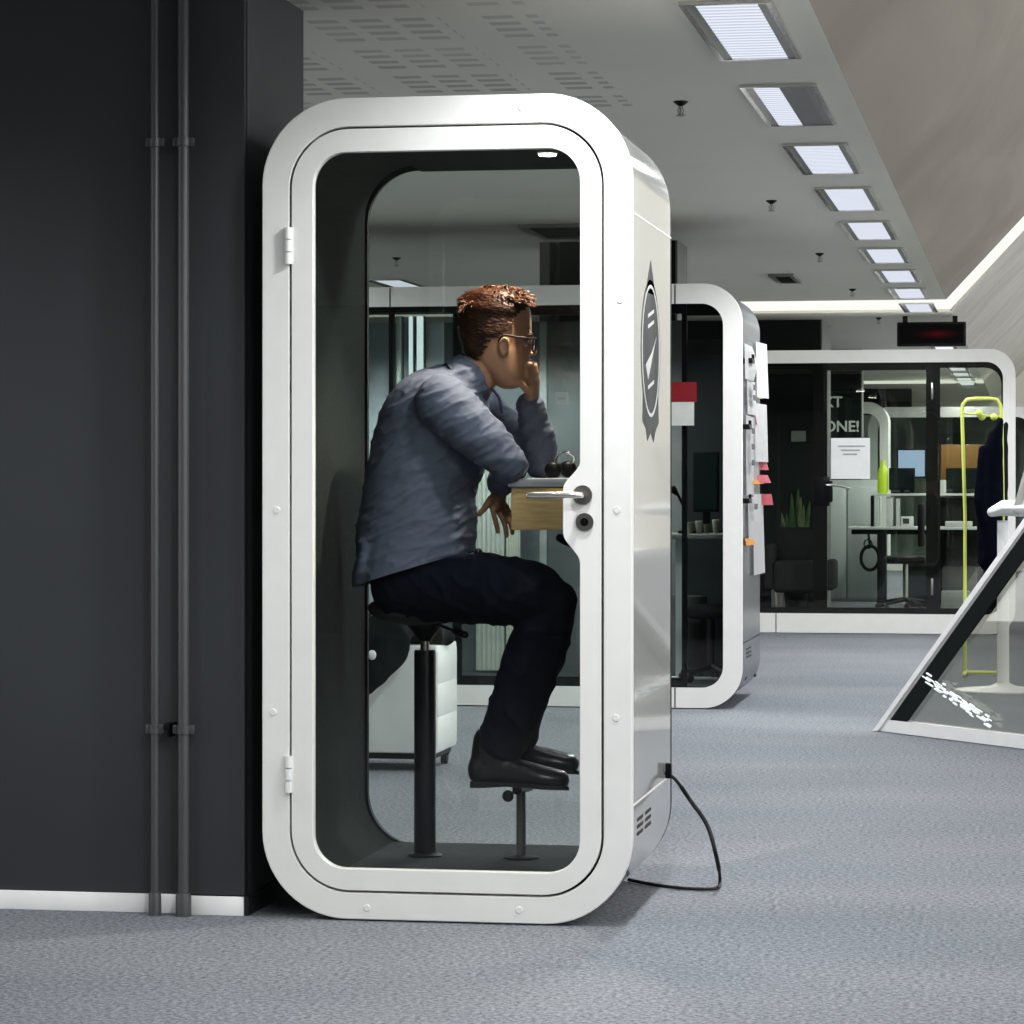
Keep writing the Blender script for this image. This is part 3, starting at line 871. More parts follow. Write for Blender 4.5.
# neck
sweep(bm, [B(462, 398), B(474, 380), B(487, 362), B(492, 345)], [(.066, .066), (.062, .062), (.058, .058), (.055, .058)], n=20)
# slim inner torso
sweep(bm, [B(405, 582), B(413, 540), B(420, 490), B(432, 440), B(450, 405)], [(.10, .14), (.12, .13), (.12, .14), (.13, .15), (.10, .15)], n=20)
# arms
nsh, nel, nwr = B(442, 402, -.185), B(511, 463, -.165), B(499, 489, .015)
fsh, fel, fwr = B(474, 408, .185), B(543, 462, .14), B(530, 401, .045)
sweep(bm, [B(455, 402, -.10), nsh], [.05, .052]); sweep(bm, [B(460, 402, .10), fsh], [.05, .052])
sweep(bm, [nsh, (nsh + nel) / 2, nel], [.050, .046, .037]); sweep(bm, [nel, (nel + nwr) / 2, nwr], [.036, .034, .025])
sweep(bm, [fsh, (fsh + fel) / 2, fel], [.050, .046, .037]); sweep(bm, [fel, (fel + fwr) / 2, fwr], [.038, .036, .026])
# near hand, hanging over the end of the table
kn = [B(492, 506, -.020), B(497, 509, .000), B(503, 509, .020), B(507, 507, .038)]
sweep(bm, [nwr, B(499, 499, .012), B(499.5, 507, .010)], [(.024, .020), (.020, .036), (.016, .040)], n=16)
def finger(bm, pts, r0, r1):
    n = len(pts)
    sweep(bm, pts, [r0 + (r1 - r0) * i / (n - 1) for i in range(n)], n=10)
palm = B(499, 499, .012)
finger(bm, [palm, kn[0], B(495, 519, -.022), B(497, 527, -.022), B(498, 532, -.022)], .0095, .0072)
finger(bm, [palm, kn[1], B(504, 521, -.001), B(506, 530, -.003), B(506.5, 536, -.004)], .0098, .0074)
finger(bm, [palm, kn[2], B(509, 520, .018), B(512, 528, .016), B(512.5, 533, .014)], .0095, .0072)
finger(bm, [palm, kn[3], B(511, 517, .038), B(512, 523, .036), B(512, 527, .034)], .0085, .0065)
finger(bm, [B(497, 493, -.005), B(490, 500, -.030), B(484, 509, -.036), B(479, 514, -.034)], .0125, .0085)
# far hand, loosely curled against the mouth
sweep(bm, [fwr, B(533, 391, .035), B(534, 379, .022)], [(.022, .026), (.018, .036), (.016, .038)], n=16)
fp = B(533.5, 388, .03)
for i, (dy, dz) in enumerate(((-.012, 0), (.010, -1.5), (.031, 0), (.050, 3))):
    finger(bm, [fp, B(536, 373 + dz, dy), B(534.5, 365.5 + dz, dy - .004), B(529, 363.5 + dz, dy - .006), B(526.5, 369 + dz, dy - .004), B(528.5, 376 + dz, dy - .002)], .0098, .0078)
finger(bm, [B(531, 394, .02), B(525, 388, -.010), B(521, 383.5, -.024), B(519, 377, -.028)], .0125, .0085)
# legs
nhp, nkn, nan = B(403, 588, -.078), B(553, 603, -.11), B(500, 748, -.07)
fhp, fkn, fan = B(408, 588, .078), B(550, 602, .10), B(512, 742, .08)
for h_, k_, a_ in ((nhp, nkn, nan), (fhp, fkn, fan)):
    sweep(bm, [h_, (h_ + k_) / 2, k_], [.080, .072, .055]); sweep(bm, [k_, (k_ * .6 + a_ * .4) + Vector((-.012, 0, 0)), a_], [.052, .054, .036])
    sweep(bm, [a_, a_ + Vector((.005, 0, -.045)), a_ + Vector((.12, 0, -.075))], [.034, .030, .016])
man = voxel('person', bm, 'skin', None, vox=.0038, it=3)
tag(man, 'man in a blue-grey shirt sitting in the booth, chin on hand, facing right', 'person')

# eyes, brows
for sgn in (-1, 1):
    bm = nb(); ellipsoid(bm, B(525.3, 344, sgn * .030), .0100); e = obj('eye', bm, 'eye', man)
    bm = nb(); ellipsoid(bm, B(528.0, 344.3, sgn * .030), (.003, .0050, .0050)); obj('iris', bm, 'iris', e)
    bm = nb(); sweep(bm, [B(532.0, 336, sgn * .014), B(531.5, 334.0, sgn * .03), B(527, 336, sgn * .048)], [.003, .004, .002], n=8); obj('eyebrow', bm, 'hair', man)

# hair: cropped sides, fuller tousled top
HL = [(288, 545), (300, 532), (306, 529), (311, 524), (316, 519), (322, 515.5), (329, 512), (334, 508), (338, 504.5), (340, 495), (346, 492), (352, 489), (358, 485), (364, 480), (366, 440), (400, 430)]
def hairmask(px, py, t):
    for (a, xa), (b, xb) in zip(HL, HL[1:]):
        if a <= py < b:
            lim = xa + (xb - xa) * (py - a) / (b - a)
            return px < lim + 1.5 * math.sin(py * 2.1)
    return False
bm = nb()
def hl(x, py, t):
    o = .0
    if py < 312: o = .006
    return o + .003 * noise.noise(Vector((x * 60, py * .3, math.sin(t) * 6)))
head_loft(bm, off=.005, n=64, keep=hairmask, lift=hl)
bmesh.ops.solidify(bm, geom=bm.faces[:], thickness=.004)
rnd = random.Random(3)
for i in range(1100):
    # tufts over the crown, combed forward and up
    px = rnd.uniform(462, 530); dy = rnd.uniform(-.068, .068)
    base = None
    rel = (px - 495) / 37.0
    top = 290 + 11.5 * abs(rel) ** 2.6 * (1 if rel > 0 else 1.3) + (dy / .075) ** 2 * 13
    if top > 318: continue
    p = B(px, top - 2.0, dy)
    L_ = rnd.uniform(.014, .026)
    d = Vector((rnd.uniform(.2, 1.0), dy * 4 + rnd.uniform(-.35, .35), rnd.uniform(.05, .55) - .25 * max(0, rel))).normalized()
    if rel < -.5: d = Vector((-.3 + rnd.uniform(-.3, .4), dy * 5, -.2 + rnd.uniform(-.3, .3))).normalized()
    curl = Vector((0, rnd.uniform(-.004, .004), -.006))
    sweep(bm, [p - d * .006, p + d * L_ * .5, p + d * L_ + curl], [.0034, .0026, .0006], n=5, round_caps=False)
hair = obj('hair', bm, 'hair', man, angle=60)

# glasses
gl = bpy.data.objects.new('eyeglasses', None)
bm = nb()
gxp = 535.5
for sgn in (-1, 1):
    w0, w1 = sgn * .010, sgn * .062
    xo = 0 if True else 0
    L4 = [B(gxp + .6, 338.5, w0), B(gxp - 2.2, 338, w1), B(gxp - 2.8, 350.5, w1 * .93), B(gxp - .6, 353, w0 * 1.5)]
    loop = spline([L4[0], (L4[0] + L4[1]) / 2, L4[1], (L4[1] + L4[2]) / 2, L4[2], (L4[2] + L4[3]) / 2, L4[3], (L4[3] + L4[0]) / 2, L4[0]], 3)
    sweep(bm, loop, .0028, n=7)
    sweep(bm, spline([B(gxp - 2.2, 339, sgn * .062), B(gxp - 8, 338.3, sgn * .076), B(515, 336.8, sgn * .0835), B(503, 335.5, sgn * .086), B(498.5, 341, sgn * .085)], 4), [(.0028, .0016)] * 17, n=7)
sweep(bm, [B(gxp + .6, 341, -.010), B(gxp + 1.0, 340, 0), B(gxp + .6, 341, .010)], .0022, n=7)
gls = obj('eyeglasses', bm, 'gasket', man)
for sgn in (-1, 1):
    bm = nb(); vs = [bm.verts.new(p) for p in (B(gxp + .4, 339, sgn * .011), B(gxp - 2.3, 338.6, sgn * .061), B(gxp - 2.8, 350, sgn * .057), B(gxp - .6, 352.4, sgn * .016))]
    bm.faces.new(vs); obj('lens', bm, 'glass_clear', gls)

# shirt
def wrinkle(co):
    # soft creases running across the sleeve and back
    a = noise.noise(Vector((co.x * 5 + co.z * 4, co.y * 5, co.z * 15 - co.x * 9)))
    b = noise.noise(Vector((co.x * 9 + co.z * 6 + 7, co.y * 9, co.z * 34 - co.x * 20)))
    return .0045 * max(0, 1 - abs(a) * 3.2) ** 2 + .0035 * max(0, 1 - abs(b) * 3.0) ** 2 - .001
bm = nb()
tp = [(404, 600, 52, .185), (408, 580, 54, .188), (411, 566, 56, .188), (415, 545, 60, .18), (418, 520, 60, .175), (420, 485, 56, .175), (430, 450, 58, .18), (441, 418, 57, .185), (455, 396, 42, .17), (466, 381, 27, .095)]
a, r = sspline([B(x, y) for x, y, q1, q2 in tp], [(q1 * K, q2) for x, y, q1, q2 in tp], 4)
sweep(bm, a, r, n=28)
# tail at the back that hangs over the trousers
sweep(bm, [B(378, 545), B(372, 570), B(368, 580)], [(.05, .15), (.04, .15), (.035, .14)], n=20)
sweep(bm, [B(395, 556), B(375, 575)], [(.05, .16), (.040, .15)], n=20)
sweep(bm, [B(440, 405, -.08), B(443, 403, -.17)], [.075, .077]); sweep(bm, [B(465, 405, .08), fsh], [.07, .070])
a, r = sspline([B(443, 403, -.175), B(462, 420, -.19), B(487, 443, -.19), B(509, 464, -.168)], [.080, .076, .066, .052], 4); sweep(bm, a, r, n=20)
a, r = sspline([B(509, 464, -.168), B(508, 474, -.10), B(502, 480, -.04), B(500, 484, -.005)], [.052, .047, .040, .034], 4); sweep(bm, a, r, n=18)
a, r = sspline([fsh, (fsh + fel) / 2 + Vector((0, .0, .0)), fel], [.072, .064, .050], 4); sweep(bm, a, r, n=18)
a, r = sspline([B(541, 462, .14), B(538, 440, .11), B(533, 420, .08), B(530, 405, .052)], [.052, .050, .044, .037], 4); sweep(bm, a, r, n=18)
shirt = voxel('shirt', bm, 'shirt', man, vox=.0055, it=9, disp=wrinkle)
b2 = nb(); b2.from_mesh(shirt.data)
h0, h1 = B(353, 588), B(480, 549)
hn = Vector(((h1 - h0).z, 0, -(h1 - h0).x)).normalized()        # points down
bmesh.ops.bisect_plane(b2, geom=b2.verts[:] + b2.edges[:] + b2.faces[:], plane_co=h0, plane_no=hn, clear_outer=True)
b2.to_mesh(shirt.data); b2.free()
# cuffs
for a0, a1, rr_ in ((B(501, 481.5, -.02), B(500, 487, .0), .036), (B(530.5, 409, .058), B(530, 402, .048), .0385)):
    bm = nb(); sweep(bm, [a0, a1], [rr_, rr_ - .001], n=20, round_caps=False); obj('cuff', bm, 'shirt', shirt)
# collar
bm = nb()
n = 40
ringA, ringB, ringC = [], [], []
for k in range(n):
    t = 2 * PI * k / n
    ct, st = math.cos(t), math.sin(t)
    # neck ring tilted forward
    cn = B(474, 374); fx_ = Vector((.68, 0, -.73)); 
    upv = Vector((.73, 0, .68))
    base = cn + fx_ * (.068 * ct) + Vector((0, .070 * st, 0))
    ringA.append(bm.verts.new(base + upv * (.016 - .006 * max(0, ct))))
    ringB.append(bm.verts.new(base * 1.0 + fx_ * .010 * ct + Vector((0, .010 * st, 0)) - upv * .012))
    ringC.append(bm.verts.new(base + fx_ * (.022 * ct) + Vector((0, .022 * st, 0)) - upv * (.030 + .022 * max(0, ct) ** 3)))
for k in range(n):
    l = (k + 1) % n
    bm.faces.new((ringA[k], ringA[l], ringB[l], ringB[k])); bm.faces.new((ringB[k], ringB[l], ringC[l], ringC[k]))
bmesh.ops.solidify(bm, geom=bm.faces[:], thickness=.004)
cl = obj('collar', bm, 'shirt', shirt, angle=70)
bm = nb(); 
for sgn in (-1, 1):
    pass
# button placket / lining
sweep(bm, spline([B(492, 389, -.02), B(499, 398, -.012), B(502, 412, -.004)], 4), [(.004, .012)] * 9, n=8)
obj('placket', bm, 'collar', shirt)

# trousers
def tw(co):
    a = noise.noise(Vector((co.x * 14, co.y * 8, co.z * 14 + co.x * 8)))
    return .006 * max(0, 1 - abs(a) * 2.4) ** 2 - .001
bm = nb()
sweep(bm, [B(410, 556), B(405, 578), B(404, 592)], [(.118, .150), (.112, .160), (.085, .155)], n=24)
for h_, k_, a_, dd in ((nhp, nkn, nan, 0), (fhp, fkn, fan, .0)):
    dyk = k_.y - YM
    a, r = sspline([h_, B(455, 588, (h_.y - YM) * .8 + dyk * .2), B(500, 590, dyk * .95), B(535, 595, dyk), k_], [.088, .100, .099, .088, .068], 4)
    sweep(bm, a, r, n=22)
    a, r = sspline([k_, B(541, 638, (k_.y - YM) * .9 - .0), B(522, 690, ((k_.y + a_.y) / 2 - YM)), a_ + Vector((.006, 0, .02))], [.068, .083, .080, .068], 4)
    if a_ is fan:
        pass
    sweep(bm, a, r, n=20)
trs = voxel('trousers', bm, 'jeans', man, vox=.006, it=5, disp=tw)
bm = nb()
sweep(bm, [B(478, 552, -.10), B(482, 556, .0), B(478, 552, .10)], [(.012, .012)] * 3, n=8)
obj('belt', bm, 'leather', trs)

# shoes
def shoe(dx, dy, dpy, lab):
    def S(px, py, d=0): return B(px + dx, py + dpy, dy + d)
    bm = nb()
    a, r = sspline([S(482, 769), S(500, 770), S(522, 774), S(545, 778), S(559, 780)], [(.052, .042), (.048, .040), (.040, .047), (.034, .050), (.030, .044)], 4)
    sweep(bm, a, r, n=20)
    sweep(bm, [S(497, 742), S(492, 764)], [(.070, .048), (.064, .042)], n=20)
    sh = voxel('shoe', bm, 'leather', man, vox=.005, it=4)
    if lab: sh['label'] = lab
    bm = nb()
    outl = [(470, -.026), (470, .026), (485, .034), (505, .031), (530, .042), (552, .042), (564, .030), (569, 0), (564, -.030), (552, -.042), (530, -.042), (505, -.031), (485, -.034)]
    bt, tpv = [], []
    for (x, d) in outl:
        yb = 786.5 + (0 if x < 500 else (x - 500) * .06)
        bt.append(bm.verts.new(S(x, yb + (1.5 if x < 495 else 0), d))); tpv.append(bm.verts.new(S(x, yb - (5 if x < 500 else 4), d)))
    m_ = len(outl)
    for i in range(m_):
        j = (i + 1) % m_; bm.faces.new((bt[i], bt[j], tpv[j], tpv[i]))
    bm.faces.new(bt); bm.faces.new(tpv[::-1])
    obj('sole', bm, 'sole', sh, angle=50)
    bm = nb()
    for k in range(4):
        sweep(bm, spline([S(513 + 4 * k, 764 + 2.6 * k, -.022), S(512.5 + 4 * k, 760.5 + 2.6 * k, 0), S(513 + 4 * k, 764 + 2.6 * k, .022)], 3), .0024, n=6)
    obj('laces', bm, 'black', sh)
shoe(0, -.07, 0, 'nearer black leather shoe'); shoe(10, .09, -16, 'farther black leather shoe')

# ================================================================== SECOND ROW: wide meeting pod
def pod_frame(t, x0, x1, yf, yb, h, band, rad, holes, sh='shell_dark', fl=True):
    bm = nb(); plate(bm, rr(x0, x1, .005, h, rad, 14), holes, yf, yf + .04); fo = obj('front_frame', bm, 'frame', t)
    bm = nb(); ringshell(bm, rr(x0 + .01, x1 - .01, .012, h - .01, rad - .01, 14), rr(x0 + .07, x1 - .07, .10, h - .08, rad - .05, 14), yf + .04, yb)
    shl = obj('shell', bm, sh, t)
    return fo, shl
YR = 15.4
RX1 = XA(742, YR); RX0 = -4.3
RB = YR + 1.15
pod2 = thing('meeting_pod', 'wide white-framed glass meeting pod behind the booth, papers on its side', 'meeting pod', ((RX0 + RX1) / 2, YR, 0))
zr = lambda py, px=700: P(px, py, YR).z
gr = XA(723, YR)
xs1 = XA(675, YR)
gz1_, gz0_ = zr(303.5), zr(688)
hole = rr(RX0 + .14, gr, gz0_, gz1_, .115, 12)
f2, sh2 = pod_frame(pod2, RX0, RX1, YR, RB, zr(283.5), .1, .205, [hole])
for xs in (xs1, XA(390, YR)):
    for (za, zb2) in ((gz1_, zr(284)), (.006, gz0_)):
        bm = nb(); box(bm, xs - .003, xs + .003, YR - .0015, YR + .001, za, zb2); obj('frame_joint', bm, 'gasket', f2)
bm = nb(); plate(bm, rr(RX0 + .12, gr + .02, gz0_ - .02, gz1_ + .02, .2, 12), [], YR + .015, YR + .022); obj('front_glass', bm, 'glass_dark', pod2, smooth=False)
# the black door frame and mullions
zt = zr(312); 
bm = nb()
dx0, dx1 = XA(452, YR), XA(686, YR)
plate(bm, [(dx0, gz0_), (dx1, gz0_), (dx1, gz1_), (dx0, gz1_)], [[(dx0 + .045, gz0_ + .05), (dx1 - .025, gz0_ + .05), (dx1 - .025, gz1_ - .05), (dx0 + .045, gz1_ - .05)]], YR + .024, YR + .06)
dfr = obj('door_frame', bm, 'black', pod2)
bm = nb(); box(bm, XA(446, YR) - .01, XA(446, YR) + .01, YR - .05, YR - .03, 1.0, 1.62, .004)
for z in (1.08, 1.55): box(bm, XA(446, YR) - .006, XA(446, YR) + .006, YR - .03, YR + .015, z, z + .02)
obj('bar_handle', bm, 'steel_light', pod2)
bm = nb(); box(bm, XA(390, YR) - .012, XA(390, YR) + .012, YR + .024, YR + .07, gz0_, gz1_); obj('mullion', bm, 'black', pod2)
bm = nb(); box(bm, dx1, gr + .06, YR + .045, YR + .07, gz1_ - .06, gz1_ + .01); box(bm, RX0 + .1, dx0, YR + .045, YR + .07, gz1_ - .03, gz1_ + .01); obj('head_rail', bm, 'black', pod2)
# inside: pale back wall on the left, dark wall on the right, floor
xm = XA(682, RB)
bm = nb(); box(bm, RX0 + .06, XA(445, RB), RB - .04, RB, .1, 2.10); obj('back_panel', bm, mat('blue_grey_panel', (.42, .48, .52), rough=.6, var=.15, scale=2), pod2, smooth=False)
bm = nb(); box(bm, XA(445, RB), XA(541, RB), RB - .04, RB, .1, 2.10); obj('back_panel', bm, mat('slate_panel', (.13, .155, .17), rough=.5, var=.25, scale=3), pod2, smooth=False)
bm = nb(); box(bm, XA(541, RB), XA(548, RB), RB - .05, RB, .1, 2.10); obj('back_post', bm, mat('grey_post', (.35, .38, .37), rough=.4), pod2, smooth=False)
bm = nb(); box(bm, XA(548, RB), XA(672, RB), RB - .04, RB, .1, 2.10); obj('back_panel', bm, mat('mid_grey_panel', (.12, .135, .138), rough=.4, var=.25, scale=3), pod2, smooth=False)
bm = nb(); box(bm, XA(672, RB), XA(684, RB), RB - .04, RB, .1, 2.10); obj('back_post', bm, mat('light_grey_post', (.20, .215, .21), rough=.5), pod2, smooth=False)
bm = nb(); box(bm, XA(684, RB), RX1 - .03, RB - .04, RB, .1, 1.99); obj('back_panel', bm, mat('dark_green_panel', (.018, .026, .026), rough=.5, var=.15, scale=3), pod2, smooth=False)
bm = nb(); box(bm, RX0 + .1, RX1 - .08, YR + .06, RB - .05, .09, .115); obj('interior_floor', bm, 'podfloor', pod2, smooth=False)
bm = nb(); box(bm, RX1 - .085, RX1 - .07, YR + .06, RB - .05, .11, 2.05); obj('side_lining', bm, 'felt_black', pod2, smooth=False)
for i, px in enumerate((405, 480, 560, 705)):  # added downlights and spots, not seen, to brighten the pod interior
    xx = XA(px, YR + .5); yy = YR + .5; zc2 = zr(283.5) - .09
    bm = nb(); lathe(bm, [(.04, zc2 - .012), (.045, zc2 - .008), (.045, zc2)], xx, yy); dl = obj('downlight', bm, 'downlight', pod2)  # added downlight disc, not seen
    l2 = bpy.data.lights.new('pod_fill_lamp', 'SPOT'); l2.energy = 60 if i < 3 else 14; l2.spot_size = math.radians(150); l2.spot_blend = .7; l2.shadow_soft_size = .05
    o2 = bpy.data.objects.new('pod_fill_lamp', l2); COL.objects.link(o2); o2.parent = pod2; o2.location = Vector((xx, yy, zc2 - .03)) - WL[pod2.name]
# side vents
for k in range(3):
    z = P(750, 650 + 4 * k, 15.7).z
    bm = nb(); box(bm, RX1 - .0105, RX1 - .0085, YR + .35, YR + .6, z - .006, z + .006); obj('vent_slot', bm, 'gasket', sh2)
bm = nb(); box(bm, RX1 - .0105, RX1 - .0085, YR + .05, RB - .02, P(745, 645, YR).z - .004, P(745, 645, YR).z + .004); obj('panel_seam', bm, 'gasket', sh2)
# lit tubes and pale drapes inside
for px0, px1, py0, lab in ((396, 400.5, 316, 'pale green vertical strip in the middle pod, leftmost'), (408.5, 412, 316, 'narrow white vertical light strip inside the middle pod'), (416.5, 422.5, 316, 'wide white vertical light strip inside the middle pod')):
    ya = RB - .12
    bm = nb(); box(bm, XA(px0, ya), XA(px1, ya), ya, ya + .03, .45, P(px0, py0, ya).z, .006)
    if px0 == 396: m_ = mat('pale_green_strip', (.34, .42, .38), rough=.4, emis=(.34, .42, .38), estr=.12)
    else: m_ = 'tube_light'
    t_ = thing('light_strip', lab, 'light strip', (XA(px0, ya), ya, .45)); obj('tube', bm, m_, t_)
    bm = nb(); box(bm, XA(px0, ya) - .004, XA(px1, ya) + .004, ya + .03, RB - .04, .115, P(px0, py0, ya).z); obj('batten', bm, 'pillar_side', t_)
for px0, px1, m_, lab in ((476, 504, (.50, .53, .50), 'pale panel curtain inside the middle pod, left of pair'), (506, 520, (.62, .64, .58), 'cream panel curtain inside the middle pod, right of pair')):
    ya = RB - .2
    bm = nb(); n_ = 30
    top, bot = [], []
    for i in range(n_ + 1):
        x = XA(px0, ya) + (XA(px1, ya) - XA(px0, ya)) * i / n_; y = ya + .012 * math.sin(i * 1.3)
        top.append(bm.verts.new((x, y, 1.30))); bot.append(bm.verts.new((x, y, .13)))
    for i in range(n_): bm.faces.new((top[i], top[i + 1], bot[i + 1], bot[i]))
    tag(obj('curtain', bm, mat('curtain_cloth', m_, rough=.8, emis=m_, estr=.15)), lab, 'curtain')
# table, screens and clutter seen in the right bay
yt = YR + .55
t = thing('meeting_table', 'narrow grey table inside the middle pod right bay', 'table', (XA(700, yt), yt, 0.115))
zt_ = P(700, 533.5, yt).z
bm = nb(); box(bm, XA(640, yt), RX1 - .1, YR + .3, YR + .95, zt_ - .025, zt_, .006); obj('table_top', bm, mat('table_grey', (.22, .23, .21), rough=.4), t)
bm = nb(); box(bm, XA(681, yt) - .03, XA(681, yt) + .03, yt, yt + .06, .13, zt_ - .025); box(bm, XA(681, yt) - .2, XA(681, yt) + .2, yt - .02, yt + .08, .116, .13, .004); obj('leg', bm, 'white', t)
ym = YR + .85
def monitor(px0, px1, py0, py1, y, lab, scr='darkscreen', zbase=None, nm='monitor'):
    x0, x1 = XA(px0, y), XA(px1, y); z1, z0 = P(px0, py0, y).z, P(px0, py1, y).z
    t = thing(nm, lab, 'monitor', ((x0 + x1) / 2, y, zbase))
    bm = nb(); box(bm, x0, x1, y, y + .03, z0, z1, .004); obj('housing', bm, 'black', t)
    bm = nb(); box(bm, x0 + .012, x1 - .012, y - .003, y, z0 + .015, z1 - .012); obj('screen', bm, scr, t, smooth=False)
    xc = (x0 + x1) / 2
    bm = nb(); box(bm, xc - .02, xc + .02, y + .03, y + .05, zbase + .01, (z0 + z1) / 2); box(bm, xc - .09, xc + .09, y - .05, y + .11, zbase + .0005, zbase + .012, .003); obj('stand', bm, 'black', t)
monitor(693, 719, 452, 512, ym, 'black monitor standing on the table in the middle pod', zbase=zt_)
t = thing('desk_lamp', 'small black desk lamp leaning over the middle pod table', 'lamp', (XA(684, yt), yt, zt_))
bm = nb(); sweep(bm, [P(687, 531, yt), P(683, 505, yt), P(674, 487, yt)], .008, n=8); obj('arm', bm, 'black', t)
bm = nb(); lathe(bm, [(.05, zt_ + .0005), (.05, zt_ + .015), (.02, zt_ + .02)], P(687, 531, yt).x, yt); obj('base', bm, 'black', t)
bm = nb(); sweep(bm, [P(674, 487, yt), P(671, 492, yt)], [.02, .045], n=14, round_caps=False); obj('lamp_shade', bm, 'black', t)
for i, (px, hh, mm) in enumerate(((690, 11, 'leafy'), (699, 12, 'paper'), (707, 9, 'leafy'), (716, 13, 'paper'))):
    y = YR + .5 + .04 * i
    q0 = P(px, 533, y); bm = nb(); lathe(bm, [(.014, zt_ + .0005), (.020, zt_ + .05), (.022, zt_ + hh * .0055), (.018, zt_ + hh * .0057)], q0.x, y, n=16)
    o = obj('cup', bm, mat('cup_%d' % i, ((.16, .17, .12), (.3, .31, .27), (.12, .15, .09), (.27, .29, .25))[i], rough=.4))
    tag(o, ('olive cup beside the desk lamp on the middle pod table', 'pale grey cup second from the lamp on the middle pod table', 'dark olive cup third from the lamp on the middle pod table', 'pale cup farthest right on the middle pod table')[i], 'cup')
# swivel chair silhouette inside (dark)
t = thing('office_chair', 'dark office chair under the table inside the middle pod', 'office chair', (XA(712, YR + .4), YR + .4, .115))
xc, yc = XA(711, YR + .4), YR + .42
bm = nb(); box(bm, xc - .12, xc + .12, yc - .17, yc + .17, .46, .53, .03, 3); obj('seat', bm, 'darkfab', t)
bm = nb(); cyl(bm, (xc, yc, .2), (xc, yc, .46), .02); obj('column', bm, 'blackmetal', t)
for k in range(5):
    a = 2 * PI * k / 5 + .3
    bm = nb(); sweep(bm, [(xc, yc, .20), (xc + .17 * math.cos(a), yc + .17 * math.sin(a), .165)], [.018, .012], n=8); ellipsoid(bm, (xc + .17 * math.cos(a), yc + .17 * math.sin(a), .14), .024); obj('leg', bm, 'black', t)
# grey bin in the pod
bm = nb(); x = XA(685, YR + .9); lathe(bm, [(.11, .116), (.13, .55), (.125, .56)], x, YR + .85); 
tag(obj('waste_bin', bm, 'pillar_side'), 'dark grey bin on the floor of the middle pod', 'bin')
# red and white notice on the glass
yn = YR - .012
t = thing('notice', 'red and white square notice on the middle pod glass beside the booth', 'notice', P(684, 425, yn))
bm = nb(); box(bm, XA(660, yn), XA(696.5, yn), yn, yn + .008, P(690, 402, yn).z, P(690, 382, yn).z); obj('red_header', bm, 'red', t)
bm = nb(); box(bm, XA(660, yn), XA(694, yn), yn, yn + .006, P(690, 425.5, yn).z, P(690, 402, yn).z); obj('white_field', bm, mat('greyed_paper', (.45, .46, .44), rough=.7), t)
# small white notice left of it seen through the booth
bm = nb(); box(bm, XA(555, yn), XA(568, yn), yn, yn + .004, P(560, 404.5, yn).z, P(560, 392, yn).z)
nt_ = tag(obj('notice', bm, mat('dull_paper', (.36, .39, .38), rough=.7)), 'small white notice on the glass beyond the sitting man', 'notice')
bm = nb(); box(bm, XA(558, yn), XA(565, yn), yn - .002, yn, P(560, 399.5, yn).z, P(560, 397.5, yn).z); obj('print', bm, 'ink', nt_)

# papers pinned along the outer side of the second pod
def sheet(px0, px1, pyt, pyb, m_, lab, lean=.02, curl=.0, nm='pinned_sheet', inks=0):
    u0 = (px0 - 512) / F; u1 = (px1 - 512) / F
    xw = RX1 + .004
    def ys(px):
        u = (px - 512) / F; return xw * (c_ + u * s_) / (u * c_ - s_)
    y0, y1 = ys(min(px0, 761)), ys(min(px1, 761.5))
    ext = max(0, px1 - 761.5) / 187.0        # how far the sheet stands off the side
    ym_ = (y0 + y1) / 2
    zt, zb = P(px0, pyt, ym_).z, P(px0, pyb, ym_).z
    bm = nb(); n = 8
    g_ = []
    for i in range(n + 1):
        t = i / n
        row = []
        for j in range(5):
            s = j / 4
            y = y0 + (y1 - y0) * s
            x = xw + lean * t * (.4 + .6 * s) + ext * s + curl * math.sin(t * PI) * s
            row.append(bm.verts.new((x, y, zt + (zb - zt) * t)))
        g_.append(row)
    for i in range(n):
        for j in range(4): bm.faces.new((g_[i][j], g_[i][j + 1], g_[i + 1][j + 1], g_[i + 1][j]))
    bmesh.ops.solidify(bm, geom=bm.faces[:], thickness=.002)
    o = tag(obj(nm, bm, m_), lab, 'paper')
    for k in range(inks):
        z = zt + (zb - zt) * (.18 + .6 * k / max(1, inks))
        bm = nb(); x = xw + lean * .5 + ext * .5
        box(bm, x + .02, x + .022, y0 + (y1 - y0) * .2, y0 + (y1 - y0) * .6, z - .02, z + .01); obj('print', bm, 'darkink', o)
    return o
sheet(744.5, 752, 345, 380, 'paper', 'crumpled white sheet high on the side of the middle pod', .01, .02)
sheet(756, 767, 343, 398, 'paper', 'long white sheet standing out at the top rear of the pod side', .012)
sheet(747, 755, 381, 415, 'paper', 'white printed sheet in the second tier on the pod side', .01, inks=2)
sheet(755, 767, 404, 462, 'paper', 'tall white sheet above the pink tabs on the pod side', .008)
sheet(746, 753, 416, 495, 'paper', 'narrow white sheet with dark print on the pod side, nearest edge', .006, inks=3)
sheet(753, 758, 416, 480, mat('grey_sheet', (.45, .45, .45), rough=.8, var=.2), 'grey printed strip in the middle of the pod side', .004)
sheet(748, 756, 497, 545, 'paper', 'white sheet below the clip on the pod side', .01, inks=1)
sheet(753, 763, 494, 574, 'paper', 'lowest and longest white sheet on the pod side, torn bottom', .012)
sheet(755, 759, 412, 425, 'pink', 'small dark pink tab near the top of the pod side', .012)
sheet(759, 767, 462, 470, 'pink', 'upper pink paper tab sticking out from the pod side', .012, nm='paper_tab')
sheet(756, 768, 475, 483, 'pink', 'middle pink paper tab sticking out from the pod side', .02, nm='paper_tab')
sheet(760, 772, 494, 505, 'pink', 'lowest pink paper tab sticking out furthest from the pod side', .01, nm='paper_tab')
